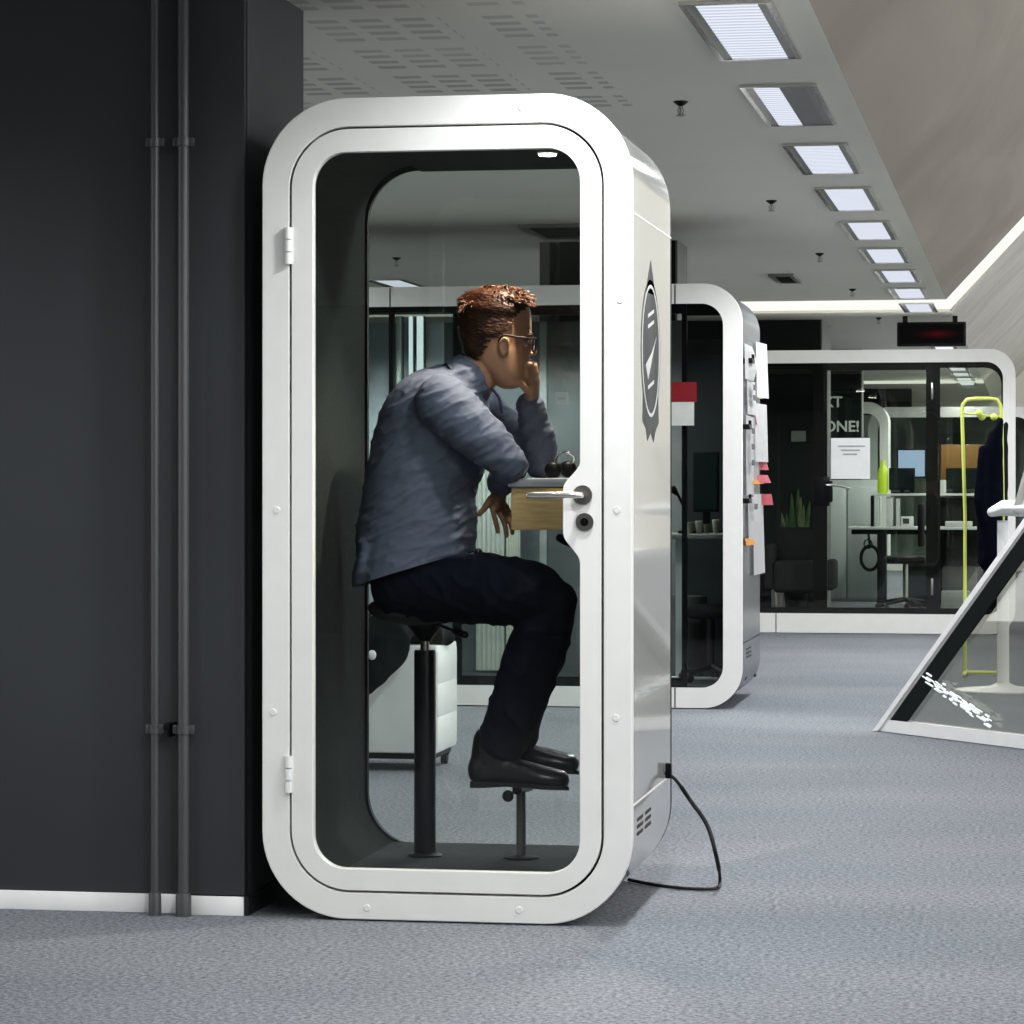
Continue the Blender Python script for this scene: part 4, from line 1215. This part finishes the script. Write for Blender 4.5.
sheet(752, 760, 478, 484, 'orange', 'orange paper tab on the pod side beside a pink one', .024, nm='paper_tab')
sheet(745, 752, 538, 545, 'orange', 'yellow-orange tab low on the pod side', .02, nm='paper_tab')
for px, py, lab in ((753, 361, 'black clip at the top of the papers on the pod side'), (750, 501, 'black clip in the middle of the papers on the pod side'), (750, 427, 'small black clip on the narrow sheet of the pod side')):
    u = (px - 512) / F; y = (RX1 + .03) * (c_ + u * s_) / (u * c_ - s_)
    q = P(px, py, y); bm = nb(); box(bm, RX1 - .008, RX1 + .034, y - .07, y + .07, q.z - .012, q.z + .014, .004)
    cyl(bm, (RX1 + .03, y, q.z + .01), (RX1 + .03, y, q.z + .035), .008, n=8)
    tag(obj('binder_clip', bm, 'black'), lab, 'clip')

# ------------------------------------------------------------------ pedestal with bag between booth and second row
yp = 11.85
px0, px1 = XA(330, yp), XA(437, yp)
zt_ = P(420, 646, yp).z
t = thing('drawer_pedestal', 'white mobile drawer pedestal seen through the booth glass', 'pedestal', ((px0 + px1) / 2, yp + .25, 0))
bm = nb(); box(bm, px0, px1, yp, yp + .42, .075, zt_, .008, 3); body = obj('cabinet', bm, 'white', t)
for k in range(3):
    z0 = .09 + k * (zt_ - .11) / 3
    bm = nb(); box(bm, px1 - .005, px1 + .002, yp + .004, yp + .416, z0, z0 + (zt_ - .11) / 3 - .003, .001); obj('drawer', bm, 'white', t)
bm = nb(); box(bm, px0 + .02, px1 - .02, yp + .02, yp + .4, .05, .075); obj('plinth', bm, 'black', t)
for xx in (px0 + .05, px1 - .04):
    for yy in (yp + .05, yp + .36):
        bm = nb(); sweep(bm, [(xx - .012, yy, .027), (xx + .012, yy, .027)], .0265, n=18, round_caps=False); box(bm, xx - .02, xx + .02, yy - .016, yy + .016, .04, .056, .003); obj('castor', bm, 'black', t)
# black bag slumped on it
bm = nb()
sweep(bm, [P(372, 668, yp - .15), P(384, 640, yp - .12), P(400, 616, yp + .1), P(425, 626, yp + .2)], [(.085, .10), (.12, .14), (.10, .17), (.07, .16)], n=18)
sweep(bm, [P(360, 675, yp - .13), P(366, 640, yp - .13)], [(.09, .08), (.10, .12)], n=16)
sweep(bm, [P(400, 628, yp + .15), P(440, 634, yp + .25)], [(.06, .12), (.045, .12)], n=16)
bag = voxel('backpack', bm, 'bagfab', None, vox=.012, it=4, disp=lambda co: .012 * noise.noise(co * 9))
tag(bag, 'black cloth bag slumped over the white drawer pedestal', 'bag')
bm = nb(); q = P(372, 655, yp - .25); ellipsoid(bm, q, (.018, .008, .02)); obj('badge', bm, 'white', bag)
bm = nb(); sweep(bm, spline([P(392, 612, yp - .08), P(405, 606, yp - .1), P(418, 614, yp - .02), P(424, 626, yp + .05)], 4), .010, n=8); obj('strap', bm, 'bagfab', bag)

# ================================================================== THIRD ROW: far meeting pod
YT = 23.3
TX1 = XA(1015.5, YT); TX0_ = -3.3
TB = YT + 1.2
zf = lambda py, px=900: P(px, py, YT).z
pod3 = thing('meeting_pod', 'far white-framed glass meeting pod with black sliding door', 'meeting pod', ((TX0_ + TX1) / 2, YT, 0))
hx1 = XA(1003, YT); hz0, hz1 = zf(614), zf(362.5)
f3, sh3 = pod_frame(pod3, TX0_, TX1, YT, TB, zf(349.5), .1, .20, [rr(TX0_ + .12, hx1, hz0, hz1, .13, 10)], sh='white')
bm = nb(); box(bm, XA(776, YT) - .003, XA(776, YT) + .003, YT - .002, YT + .001, .006, hz0); obj('frame_joint', bm, 'gasket', f3)
bm = nb(); plate(bm, rr(TX0_ + .14, hx1 + .02, hz0 - .02, hz1 + .02, .16, 10), [], YT + .010, YT + .016); obj('front_glass', bm, 'glass_clear', pod3, smooth=False)
bm = nb(); plate(bm, rr(TX0_ + .1, TX1 - .05, .08, 2.13, .2, 10), [], TB - .03, TB - .022); obj('back_glass', bm, 'glass_clear', pod3, smooth=False)
a0, a1, b0, b1 = XA(813, YT), XA(827, YT), XA(926, YT), XA(940, YT)
bm = nb()
plate(bm, rr(TX0_ + .12, hx1 + .001, hz0, hz1, .13, 10), [
    [(TX0_ + .2, hz0 + .045), (a0, hz0 + .045), (a0, hz1 - .03), (TX0_ + .2, hz1 - .03)],
    [(a1, zf(608)), (b0, zf(608)), (b0, zf(370)), (a1, zf(370))],
    rr(b1, hx1 - .012, zf(608), zf(368), (.001, .02, .13, .001), 8)], YT + .018, YT + .05)
d3 = obj('door_frame', bm, 'black', pod3)
bm = nb(); q = P(825, 487, YT)
box(bm, a0 - .0, a1 + .02, YT + .005, YT + .018, q.z - .15, q.z + .08, .004)
box(bm, a1 - .01, a1 + .045, YT - .01, YT + .017, q.z - .12, q.z + .05, .012)
lk3 = obj('lock_plate', bm, 'black', d3)
bm = nb(); sweep(bm, spline([P(826, 485, YT - .02), P(829, 485, YT - .05), P(840, 486, YT - .055), P(849, 488, YT - .05)], 4), .010, n=10); obj('lever', bm, 'steel_light', lk3)
for py in (391, 587):
    bm = nb(); q = P(932, py, YT); box(bm, q.x - .009, q.x + .009, YT + .004, YT + .018, q.z - .065, q.z + .065, .003); obj('hinge', bm, 'steel', d3)
# dark interior lining left bay
bm = nb(); box(bm, TX0_ + .1, TX1 - .08, YT + .06, TB - .04, .09, .112); obj('interior_floor', bm, 'podfloor', pod3, smooth=False)

# paper on the sliding door
yn = YT - .006
bm = nb(); box(bm, XA(831, yn), XA(870, yn), yn - .004, yn + .001, P(850, 479, yn).z, P(850, 438, yn).z)
pn = tag(obj('door_notice', bm, 'paper'), 'large white paper notice taped to the black-framed sliding door', 'notice')
for k, (w0, w1) in enumerate(((838, 865), (841, 860), (843, 857))):
    bm = nb(); z = P(850, 446 + 4 * k, yn).z; box(bm, XA(w0, yn), XA(w1, yn), yn - .006, yn - .004, z - .008, z + .004); obj('print', bm, 'ink', pn)

# lettering on the dark wall beyond
sg = thing('wall_lettering', 'pale capital letters on the dark wall beyond the sliding door', 'sign', P(845, 432, 30.98))
q = P(822.5, 407, 30.97); hgt = 10.5 / F * 31.2
text('XT', hgt / .70, q, 'text', sg, 'lettering')
q = P(823.5, 431.5, 30.97); text('ONE!', hgt / .70, q, 'text', sg, 'lettering')
# framed switch panel on the partition
yk = 25.28
t = thing('wall_display', 'small grey display panel with black rim on the dark partition', 'display', P(799, 436, yk))
bm = nb(); box(bm, XA(789, yk), XA(811, yk), yk - .02, yk, P(800, 444, yk).z, P(800, 428.5, yk).z, .006); obj('rim', bm, 'black', t)
bm = nb(); box(bm, XA(791.5, yk), XA(806, yk), yk - .023, yk - .02, P(800, 441.5, yk).z, P(800, 431, yk).z); obj('screen', bm, mat('grey_panel', (.20, .21, .21), rough=.4, emis=(.2, .21, .21), estr=.15), t)

# armchair in the far pod
ya = YT + .35
t = thing('armchair', 'dark grey upholstered armchair inside the left bay of the far pod', 'armchair', (XA(797, ya), ya, .112))
xl, xr_ = XA(764, ya), XA(834, ya)
zb1, zt1 = P(800, 593, ya).z, P(800, 528, ya).z
bm = nb(); box(bm, xl + .07, xr_ - .10, ya + .42, ya + .55, zb1 + .06, zt1, .04, 4); obj('backrest', bm, 'darkfab', t)
bm = nb(); box(bm, xl + .07, xr_ - .08, ya + .02, ya + .45, zb1, P(800, 561, ya).z, .035, 4); obj('seat', bm, 'darkfab', t)
for xx in ((xl, xl + .07), (xr_ - .08, xr_)):
    bm = nb(); box(bm, xx[0], xx[1], ya + .03, ya + .5, zb1 + .02, P(800, 545 if xx[0] == xl else 560, ya).z, .03, 4); obj('armrest', bm, 'darkfab', t)
for xx in (xl + .09, xr_ - .12):
    for yy in (ya + .08, ya + .48):
        bm = nb(); cyl(bm, (xx, yy, .113), (xx, yy, zb1 + .01), .016, n=12); obj('leg', bm, 'steel', t)
bm = nb(); box(bm, XA(764, ya), XA(783, ya), TB - .18, TB - .10, .113, .40, .01); tag(obj('storage_box', bm, mat('grey_box', (.42, .44, .42), rough=.6)), 'light grey box on the floor behind the armchair in the far pod', 'box')
# plant
yq = TB - .12
t = thing('potted_plant', 'leafy green potted plant behind the armchair in the far pod', 'plant', (XA(795, yq), yq, .112))
bm = nb(); lathe(bm, [(.09, .113), (.12, .45), (.115, .47)], XA(795, yq), yq - .0); obj('pot', bm, 'darkfab', t)
for i in range(16):
    a = rnd.uniform(-1, 1); hgt = rnd.uniform(.35, .72)
    xb = XA(795, yq); base = Vector((xb + a * .03, yq, .45)); tip = Vector((xb + a * .14, yq + rnd.uniform(-.08, .05), .45 + hgt))
    bm = nb(); mid = (base + tip) / 2 + Vector((a * .02, 0, .05))
    sweep(bm, spline([base, mid, tip], 4), [(.012, .003), (.016, .003), (.019, .003), (.021, .003), (.022, .003), (.020, .003), (.016, .003), (.010, .003), (.002, .001)], n=6)
    obj('leaf', bm, 'leaf' if i % 3 else 'leafy', t)

# white cupboard beyond door
yc = 29.6
x0, x1 = XA(829, yc), XA(880, yc)
t = thing('cupboard', 'tall pale grey cupboard behind the sliding door notice', 'cupboard', ((x0 + x1) / 2, yc, 0))
bm = nb(); box(bm, x0, x1, yc, yc + .45, .0, P(850, 480, yc).z, .006); obj('carcass', bm, mat('pale_cupboard', (.52, .56, .56), rough=.4, var=.03), t)
xm_ = XA(847, yc)
for a_, b_ in ((x0 + .01, xm_ - .01), (xm_ + .01, x1 - .01)):
    bm = nb(); box(bm, a_, b_, yc - .018, yc, .03, P(850, 487, yc).z, .004); dd = obj('door', bm, mat('pale_door', (.60, .64, .64), rough=.4, var=.03), t)

# work desk with riser shelf
yd = 28.3
dx0_, dx1_ = XA(848, yd), XA(1000, yd)
zd = P(880, 527, yd).z
t = thing('work_desk', 'white work desk with dark legs beyond the far pod', 'desk', ((dx0_ + dx1_) / 2, yd, 0))
bm = nb(); box(bm, dx0_, dx1_, yd, yd + .7, zd - .025, zd, .005); obj('desk_top', bm, 'white', t)
bm = nb(); box(bm, dx0_ + .03, dx1_ - .03, yd + .05, yd + .65, zd - .07, zd - .025); obj('desk_frame', bm, 'black', t)
for px in (882, 990):
    bm = nb(); x = XA(px, yd + .3); box(bm, x - .045, x + .045, yd + .28, yd + .36, .03, zd - .07); box(bm, x - .05, x + .05, yd + .02, yd + .66, .0, .03, .005); obj('leg', bm, 'black', t)
bm = nb(); box(bm, XA(905, yd), XA(936, yd), yd + .1, yd + .5, .005, .46, .01); 
tag(obj('computer_tower', bm, 'pillar_dark'), 'dark computer case under the work desk', 'computer')
zs = P(890, 493.5, yd).z
t = thing('shelf_riser', 'white shelf riser standing on the work desk', 'shelf', (XA(900, yd), yd + .4, zd))
bm = nb(); box(bm, XA(870, yd), XA(985, yd), yd + .35, yd + .65, zs - .022, zs, .004); obj('shelf_top', bm, 'white', t)
for px in (872, 930, 980):
    bm = nb(); x = XA(px, yd + .4); box(bm, x - .012, x + .012, yd + .38, yd + .62, zd, zs - .022); obj('side_panel', bm, 'black', t)
for i, (px, w, hh, m_) in enumerate(((876, 3.0, 29, 'paper'), (886, 7.0, 30, 'paper'), (896, 3.5, 28, 'paper'))):
    bm = nb(); y = yd + .38
    x = XA(px, y); box(bm, x, x + w / F * yd, y, y + .22, zd + .0005, zd + hh / F * yd, .003)
    tag(obj('folder', bm, m_), ('thin white folder at the left end under the riser shelf', 'wide white folder in the middle under the riser shelf', 'narrow curved white folder at the right under the riser shelf')[i], 'folder')
bm = nb(); x = XA(907, yd + .1); box(bm, x - .06, x + .06, yd + .12, yd + .2, zd + .0005, zd + .10, .01); ph = tag(obj('desk_phone', bm, 'white'), 'small pale device with grey face on the work desk', 'device')
bm = nb(); box(bm, x - .04, x + .02, yd + .115, yd + .12, zd + .03, zd + .08); obj('face', bm, 'darkink', ph)
# cable ring
bm = nb(); pts = []
for k in range(25):
    a = 2 * PI * k / 24; pts.append(P(870 + 9.0 * math.cos(a), 558 + 12 * math.sin(a), yd - .05))
sweep(bm, pts, .016, n=8); sweep(bm, [P(870, 546, yd - .05), P(869, 538, yd), P(868, 531, yd + .05)], .012, n=8)
pts = [P(868 + 4 * math.cos(2 * PI * k / 12), 544 + 4.5 * math.sin(2 * PI * k / 12), yd - .06) for k in range(13)]; sweep(bm, pts, .006, n=6)
tag(obj('cable_coil', bm, 'black'), 'black cable coil hanging under the left end of the work desk', 'cable')
# lime bottle
y = yd + .45; bx_c = XA(883, y)
t = thing('bottle', 'lime green bottle standing on the riser shelf', 'bottle', (bx_c, y, zs))
q = lambda p: P(883, p, y).z
bm = nb(); lathe(bm, [(.050, zs + .0005), (.054, q(490)), (.054, q(474)), (.040, q(468)), (.020, q(465)), (.020, q(463.5))], bx_c, y); obj('body', bm, 'lime_bright', t)
bm = nb(); lathe(bm, [(.024, q(463.5)), (.022, q(460))], bx_c, y); obj('cap', bm, 'lime_bright', t)
monitor(897, 926, 449, 478, yd + .55, 'light blue lit monitor above the riser shelf', 'screen', zbase=zs)
monitor(889, 915, 468, 490, yd + .4, 'small dark monitor in front of the lit one on riser shelf', 'darkscreen', zbase=zs, nm='monitor')
# brown panel with dark screens right bay
yq = yd + 1.5
bm = nb(); box(bm, XA(941, yq), XA(984, yq), yq, yq + .03, P(960, 482, yq).z, P(960, 444.5, yq).z, .004)
box(bm, XA(941, yq), XA(946, yq), yq + .005, yq + .025, 0, P(960, 480, yq).z); box(bm, XA(979, yq), XA(984, yq), yq + .005, yq + .025, 0, P(960, 480, yq).z)
tag(obj('desk_divider', bm, 'woodbrown'), 'brown wooden divider screen behind the right end of the work desk', 'divider')
monitor(946, 978, 468, 489, yd + .5, 'dark monitor in front of the brown divider', 'darkscreen', zbase=zs)
bm = nb(); y = yd + .42; x = XA(943, y); box(bm, x - .03, x + .03, y, y + .06, zs + .0005, zs + .13, .012)
tag(obj('cup', bm, 'white'), 'white cup on the riser shelf right of the black door post', 'cup')
bm = nb(); box(bm, XA(945, yd), XA(972, yd), yd + .01, yd + .2, zd + .0005, zd + .055, .006)
kb = tag(obj('keyboard_tray', bm, 'white'), 'white keyboard tray at the right of the work desk', 'tray')
bm = nb(); box(bm, XA(941, yd), XA(976, yd), yd + .25, yd + .6, .005, .38, .012); tag(obj('storage_box', bm, mat('taupe_box', (.10, .10, .09), rough=.6)), 'dark taupe box under the right end of the desk', 'box')
bm = nb(); box(bm, XA(942, yd), XA(970, yd), yd - .3, yd - .05, .005, .17, .012); tag(obj('storage_box', bm, mat('grey_case', (.33, .35, .34), rough=.5)), 'pale grey case on the floor before the desk right end', 'box')
bm = nb(); box(bm, XA(928, yd), XA(1000, yd), yd + .72, yd + 1.1, 0, P(960, 497, yd + .72).z, .01)
t = thing('cabinet', 'black low cabinet behind the right half of the work desk', 'cabinet', (XA(960, yd), yd + .9, 0)); obj('carcass', bm, 'black', t)
for k in range(2):
    bm = nb(); x0 = XA(930 + 35 * k, yd + .72); x1 = XA(962 + 35 * k, yd + .72); box(bm, x0, x1, yd + .70, yd + .72, .05, P(960, 500, yd + .72).z, .004); obj('door', bm, 'blackmetal', t)
# office chair by the desk
xc, yc_ = XA(905, 27.4), 27.5
t = thing('office_chair', 'black office chair in front of the work desk behind the pod', 'office chair', (xc, yc_, 0))
bm = nb(); box(bm, xc - .2, xc + .2, yc_ - .2, yc_ + .2, .44, .51, .03, 3); obj('seat', bm, 'black', t)
bm = nb(); cyl(bm, (xc, yc_, .1), (xc, yc_, .44), .025); obj('column', bm, 'steel', t)
for k in range(5):
    a = 2 * PI * k / 5 + .3
    bm = nb(); sweep(bm, [(xc, yc_, .11), (xc + .27 * math.cos(a), yc_ + .27 * math.sin(a), .075)], [.022, .015], n=8); ellipsoid(bm, (xc + .27 * math.cos(a), yc_ + .27 * math.sin(a), .031), .03); obj('leg', bm, 'black', t)
bm = nb(); box(bm, xc + .12, xc + .17, yc_ - .2, yc_ + .2, .6, 1.0, .02, 3); obj('backrest', bm, 'darkfab', t)

# fourth row, very far
Y4 = 40.0
pod4 = thing('meeting_pod', 'most distant white-framed pod, seen through the glass of the far pod', 'meeting pod', (XA(940, Y4), Y4, 0))
x0, x1 = XA(868, Y4), XA(1040, Y4)
z1 = P(900, 407, Y4).z
pod_frame(pod4, x0, x1, Y4, Y4 + 1.2, z1, .1, .28, [rr(x0 + .13, x1 - .13, .15, z1 - .14, .18, 10)], sh='white')
bm = nb(); plate(bm, rr(x0 + .1, x1 - .1, .1, z1 - .1, .2, 10), [], Y4 + .01, Y4 + .02); obj('front_glass', bm, 'glass_dark', pod4, smooth=False)
bm = nb(); box(bm, x0 + .05, x1 - .05, Y4 + 1.16, Y4 + 1.2, .05, z1 - .06); obj('back_panel', bm, mat('far_panel', (.23, .24, .22), rough=.6, var=.3, scale=2), pod4)
for px in (957, 885):
    bm = nb(); x = XA(px, Y4); box(bm, x - .06, x + .06, Y4 + .03, Y4 + .08, .15, z1 - .14); obj('mullion', bm, 'pillar_dark', pod4)
# narrow arch pod between
Y5 = 36.0
pod5 = thing('phone_booth', 'distant slim white booth arch left of the lit monitor', 'phone booth', (XA(872, Y5), Y5, 0))
x0, x1 = XA(862, Y5), XA(888, Y5) 
z1 = P(870, 402, Y5).z
x0 = x1 - .95
pod_frame(pod5, x0, x1, Y5, Y5 + .9, z1, .1, .24, [rr(x0 + .1, x1 - .1, .15, z1 - .14, .16, 10)], sh='white')
bm = nb(); plate(bm, rr(x0 + .08, x1 - .08, .1, z1 - .1, .2, 10), [], Y5 + .01, Y5 + .02); obj('front_glass', bm, 'glass_dark', pod5, smooth=False)

# ------------------------------------------------------------------ red LED display under the ceiling
yl = 24.9
x0, x1 = XA(897, yl), XA(966, yl); z0, z1 = P(930, 346, yl).z, P(930, 322, yl).z
t = thing('led_display', 'black hanging display with dim red glow above the far pod', 'display', ((x0 + x1) / 2, yl, CEIL))
bm = nb(); box(bm, x0, x1, yl, yl + .08, z0, z1, .006); obj('housing', bm, 'black', t)
def ledmat():
    m, nt, out_ = newmat('dim_red_led')
    N, L = nt.nodes, nt.links
    e = N.new('ShaderNodeEmission'); L.new(e.outputs[0], out_.inputs[0])
    tc = N.new('ShaderNodeTexCoord'); mp = N.new('ShaderNodeMapping'); mp.inputs['Location'].default_value = (-.5, -.5, -.5)
    L.new(tc.outputs['Generated'], mp.inputs[0])
    mp2 = N.new('ShaderNodeMapping'); mp2.inputs['Scale'].default_value = (2.2, 0, 3.0); mp2.inputs['Location'].default_value = (-.2, 0, 0); L.new(mp.outputs[0], mp2.inputs[0])
    g_ = N.new('ShaderNodeTexGradient'); g_.gradient_type = 'QUADRATIC_SPHERE'; L.new(mp2.outputs[0], g_.inputs[0])
    rp = N.new('ShaderNodeValToRGB'); rp.color_ramp.elements[0].color = (.006, .006, .006, 1); rp.color_ramp.elements[1].color = (.075, .006, .010, 1)
    L.new(g_.outputs['Color'], rp.inputs[0]); L.new(rp.outputs[0], e.inputs[0])
    return m
bm = nb(); box(bm, x0 + .02, x1 - .02, yl - .004, yl, z0 + .02, z1 - .02); obj('led_matrix', bm, ledmat(), t, smooth=False)
for px in (905, 955):
    bm = nb(); x = XA(px, yl); box(bm, x - .02, x + .02, yl + .02, yl + .06, z1 - .005, CEIL); obj('hanger', bm, 'black', t)

# ------------------------------------------------------------------ coat rack with coats
yk = 18.3
t = thing('coat_rack', 'lime green tubular coat rack in front of the far pod', 'coat rack', (XA(982, yk), yk, 0))
q1 = [P(963.5, 672, yk), P(962.5, 540, yk), P(962, 412, yk)]
def K_(px, py, y=yk): return P(px, py, y)
bm = nb()
zfl = .014
pA = Vector((XA(965, yk), yk, zfl + .03)); pB = Vector((XA(1003, yk), yk, zfl + .03))
path = [pA, Vector((pA.x, yk, 1.0)), K_(962, 412), K_(963, 404), K_(967, 399.5), K_(975, 398.5), K_(990, 398.5), K_(997, 399.5), K_(1000.5, 405), K_(1001.5, 413), Vector((pB.x, yk, 1.0)), pB]
sweep(bm, path, .011, n=12); fr = obj('frame', bm, 'lime', t)
bm = nb(); sweep(bm, [pA + Vector((0, 0, -.02)), pB + Vector((0, 0, -.02))], .011, n=10)
for p in (pA, pB): sweep(bm, [p + Vector((0, -.22, -.02)), p + Vector((0, .22, -.02))], .011, n=10)
obj('foot', bm, 'lime', t)
for px, py, dy in ((979, 413, -.03), (982, 417, .02), (994, 417, -.02)):
    bm = nb(); ellipsoid(bm, P(px, py, yk + dy), (.022, .03, .022), u=12, v=8); obj('hook_knob', bm, 'lime', t)
bm = nb(); sweep(bm, [K_(962, 413), K_(1001, 417)], .006, n=8); obj('cross_rail', bm, 'lime', t)
def coat(dy, top, left, right, bot, lab, m_='navy'):
    bm = nb()
    y = yk + dy
    z = [top, top + 25, top + 60, (top + bot) / 2 + 10, bot]
    wl = [2, 9, 13, 13, 12]
    pts = []; rad = []
    for i, zz_ in enumerate(z):
        hw = (right - left) / 2 * (wl[i] / 13)
        cx = right - hw if i < 3 else (left + right) / 2
        pts.append(P(cx, zz_, y)); rad.append((hw / F * yk, .04 + .012 * i))
    a, r = sspline(pts, rad, 4); sweep(bm, a, r, n=18)
    # sleeve
    sweep(bm, [P(left + 6, top + 30, y - .05), P(left + 4, top + 80, y - .07), P(left + 6, bot - 40, y - .07)], [.03, .045, .035], n=10)
    o = voxel('hanging_coat', bm, m_, None, vox=.010, it=3, disp=lambda co: .006 * noise.noise(co * 14))
    tag(o, lab, 'coat'); return o
coat(-.05, 420, 977, 1003, 560, 'dark navy coat hanging on the lime rack, nearer one')
coat(.20, 424, 983, 1008, 600, 'black coat hanging behind the navy one on the rack', 'bagfab')

# ------------------------------------------------------------------ white high chair at the right edge
yh = 17.0
t = thing('high_chair', 'white shell seat on a tall white post behind the slanted glass', 'chair', (XA(1003, yh), yh, 0))
xh = XA(1003, yh)
zsq = P(1003, 517, yh).z
bm = nb(); lathe(bm, [(.27, .002), (.27, .012), (.08, .03), (.035, .05)], xh, yh); obj('base', bm, 'white', t)
bm = nb(); lathe(bm, [(.035, .04), (.033, zsq - .02)], xh, yh); obj('post', bm, 'white', t)
bm = nb(); sweep(bm, [P(992, 512, yh), P(1003, 508, yh), P(1022, 508, yh), P(1045, 510, yh)], [(.028, .10), (.045, .17), (.050, .20), (.03, .18)], n=20)
seat = voxel('seat', bm, 'white', t, vox=.012, it=4) if False else obj('seat', bm, 'white', t)
bm = nb(); vsb = box(bm, XA(1012, yh), XA(1016, yh) + .02, yh - .18, yh + .18, P(1003, 512, yh).z, P(1003, 440, yh).z, .01)
bmesh.ops.rotate(bm, verts=bm.verts[:], cent=(XA(1012, yh), yh, P(1003, 512, yh).z), matrix=Matrix.Rotation(.28, 3, 'Y'))
obj('backrest', bm, mat('pale_grey_shell', (.42, .42, .39), rough=.4), t)

# ------------------------------------------------------------------ slanted glass screen at the right
def floorpt(px, py):
    d = F * EYE / (py - HOR); u = (px - 512) / F; Yg = d * (c_ + u * s_)
    return Vector((XA(px, Yg), Yg, 0))
A = floorpt(879, 731); Bp = floorpt(1024, 749)
dv = (Bp - A).normalized(); nv = Vector((dv.y, -dv.x, 0))          # nv faces away
if nv.y < 0: nv = -nv
LEN = 2.6
# height of the slanted rail where the bottom passes x=1024
dB = -Bp.x * s_ + Bp.y * c_
hB = EYE - (527 - HOR) / F * dB
run = (Bp - A).length
sl_ = hB / run
scr = thing('glass_screen', 'triangular slanted glass screen with white frame on the carpet', 'glass screen', A)
def S3(t, z, d=0): return A + dv * t + Vector((0, 0, z)) + nv * d
def prism(bm, poly, d0, d1):
    a = [bm.verts.new(S3(t, z, d0)) for t, z in poly]; b = [bm.verts.new(S3(t, z, d1)) for t, z in poly]
    n = len(poly)
    bm.faces.new(a); bm.faces.new(b[::-1])
    for i in range(n): bm.faces.new((a[i], a[(i + 1) % n], b[(i + 1) % n], b[i]))
bh = .062
bm = nb(); prism(bm, [(0, .003), (LEN, .003), (LEN, bh), (bh / sl_, bh)], -.02, .04); obj('bottom_rail', bm, 'white_trim', scr)
rw = .045
bm = nb(); prism(bm, [(-.01, .003), (LEN, LEN * sl_), (LEN, LEN * sl_ - rw), (rw / sl_ - .02, .003)], -.03, -.022); prism(bm, [(-.01, .004), (LEN, LEN * sl_), (LEN, LEN * sl_ - .012), (0.01, .004)], -.022, .10); obj('slanted_rail', bm, 'white_trim', scr)
dw = .115
bm = nb(); prism(bm, [((bh + rw) / sl_, bh), (LEN - .05, (LEN - .05) * sl_ - rw), (LEN - .05, (LEN - .05) * sl_ - rw - dw), ((bh + rw + dw) / sl_, bh)], -.020, -.012); obj('dark_band', bm, 'pillar_dark', scr)
bm = nb(); prism(bm, [(LEN - .05, .0), (LEN, .0), (LEN, LEN * sl_), (LEN - .05, LEN * sl_ - .03)], -.02, .04); obj('upright', bm, 'white_trim', scr)
bm = nb(); prism(bm, [(bh / sl_ + .02, bh), (LEN - .05, bh), (LEN - .05, LEN * sl_ - rw - .02)], .0, .008); obj('glass_pane', bm, glass_mat('pale_reflective_glass', (.78, .78, .74), f0=2.3), scr, smooth=False)
# streak of reflected light, modelled as glowing white marks on the glass
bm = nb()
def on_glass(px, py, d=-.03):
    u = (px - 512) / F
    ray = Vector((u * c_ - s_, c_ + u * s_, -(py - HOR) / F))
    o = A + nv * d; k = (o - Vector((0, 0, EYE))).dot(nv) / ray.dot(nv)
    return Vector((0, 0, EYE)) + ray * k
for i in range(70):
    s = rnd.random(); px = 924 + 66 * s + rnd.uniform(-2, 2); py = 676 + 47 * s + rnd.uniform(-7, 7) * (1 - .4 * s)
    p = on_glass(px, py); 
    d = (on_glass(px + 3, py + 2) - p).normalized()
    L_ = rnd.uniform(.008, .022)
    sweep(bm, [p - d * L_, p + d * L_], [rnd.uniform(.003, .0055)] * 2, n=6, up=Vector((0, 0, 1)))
o = obj('glint_marks', bm, mat('glint_white', (.85, .90, .88), rough=.5, emis=(.85, .9, .88), estr=.25), scr); o['kind'] = 'stuff'; o['label'] = 'sparkling light reflection on the glass, modelled as white marks'

# ------------------------------------------------------------------ world and render look
w = bpy.data.worlds.new('world'); SC.world = w; w.use_nodes = True
wn = w.node_tree.nodes; wn['Background'].inputs[0].default_value = (.98, .98, .97, 1); wn['Background'].inputs[1].default_value = 1.6
SC.view_settings.view_transform = 'Standard'
SC.view_settings.look = 'Medium High Contrast'
SC.view_settings.exposure = 0.0
SC.cycles.max_bounces = 8
SC.cycles.transparent_max_bounces = 24
SC.cycles.diffuse_bounces = 4
SC.cycles.sample_clamp_indirect = 4
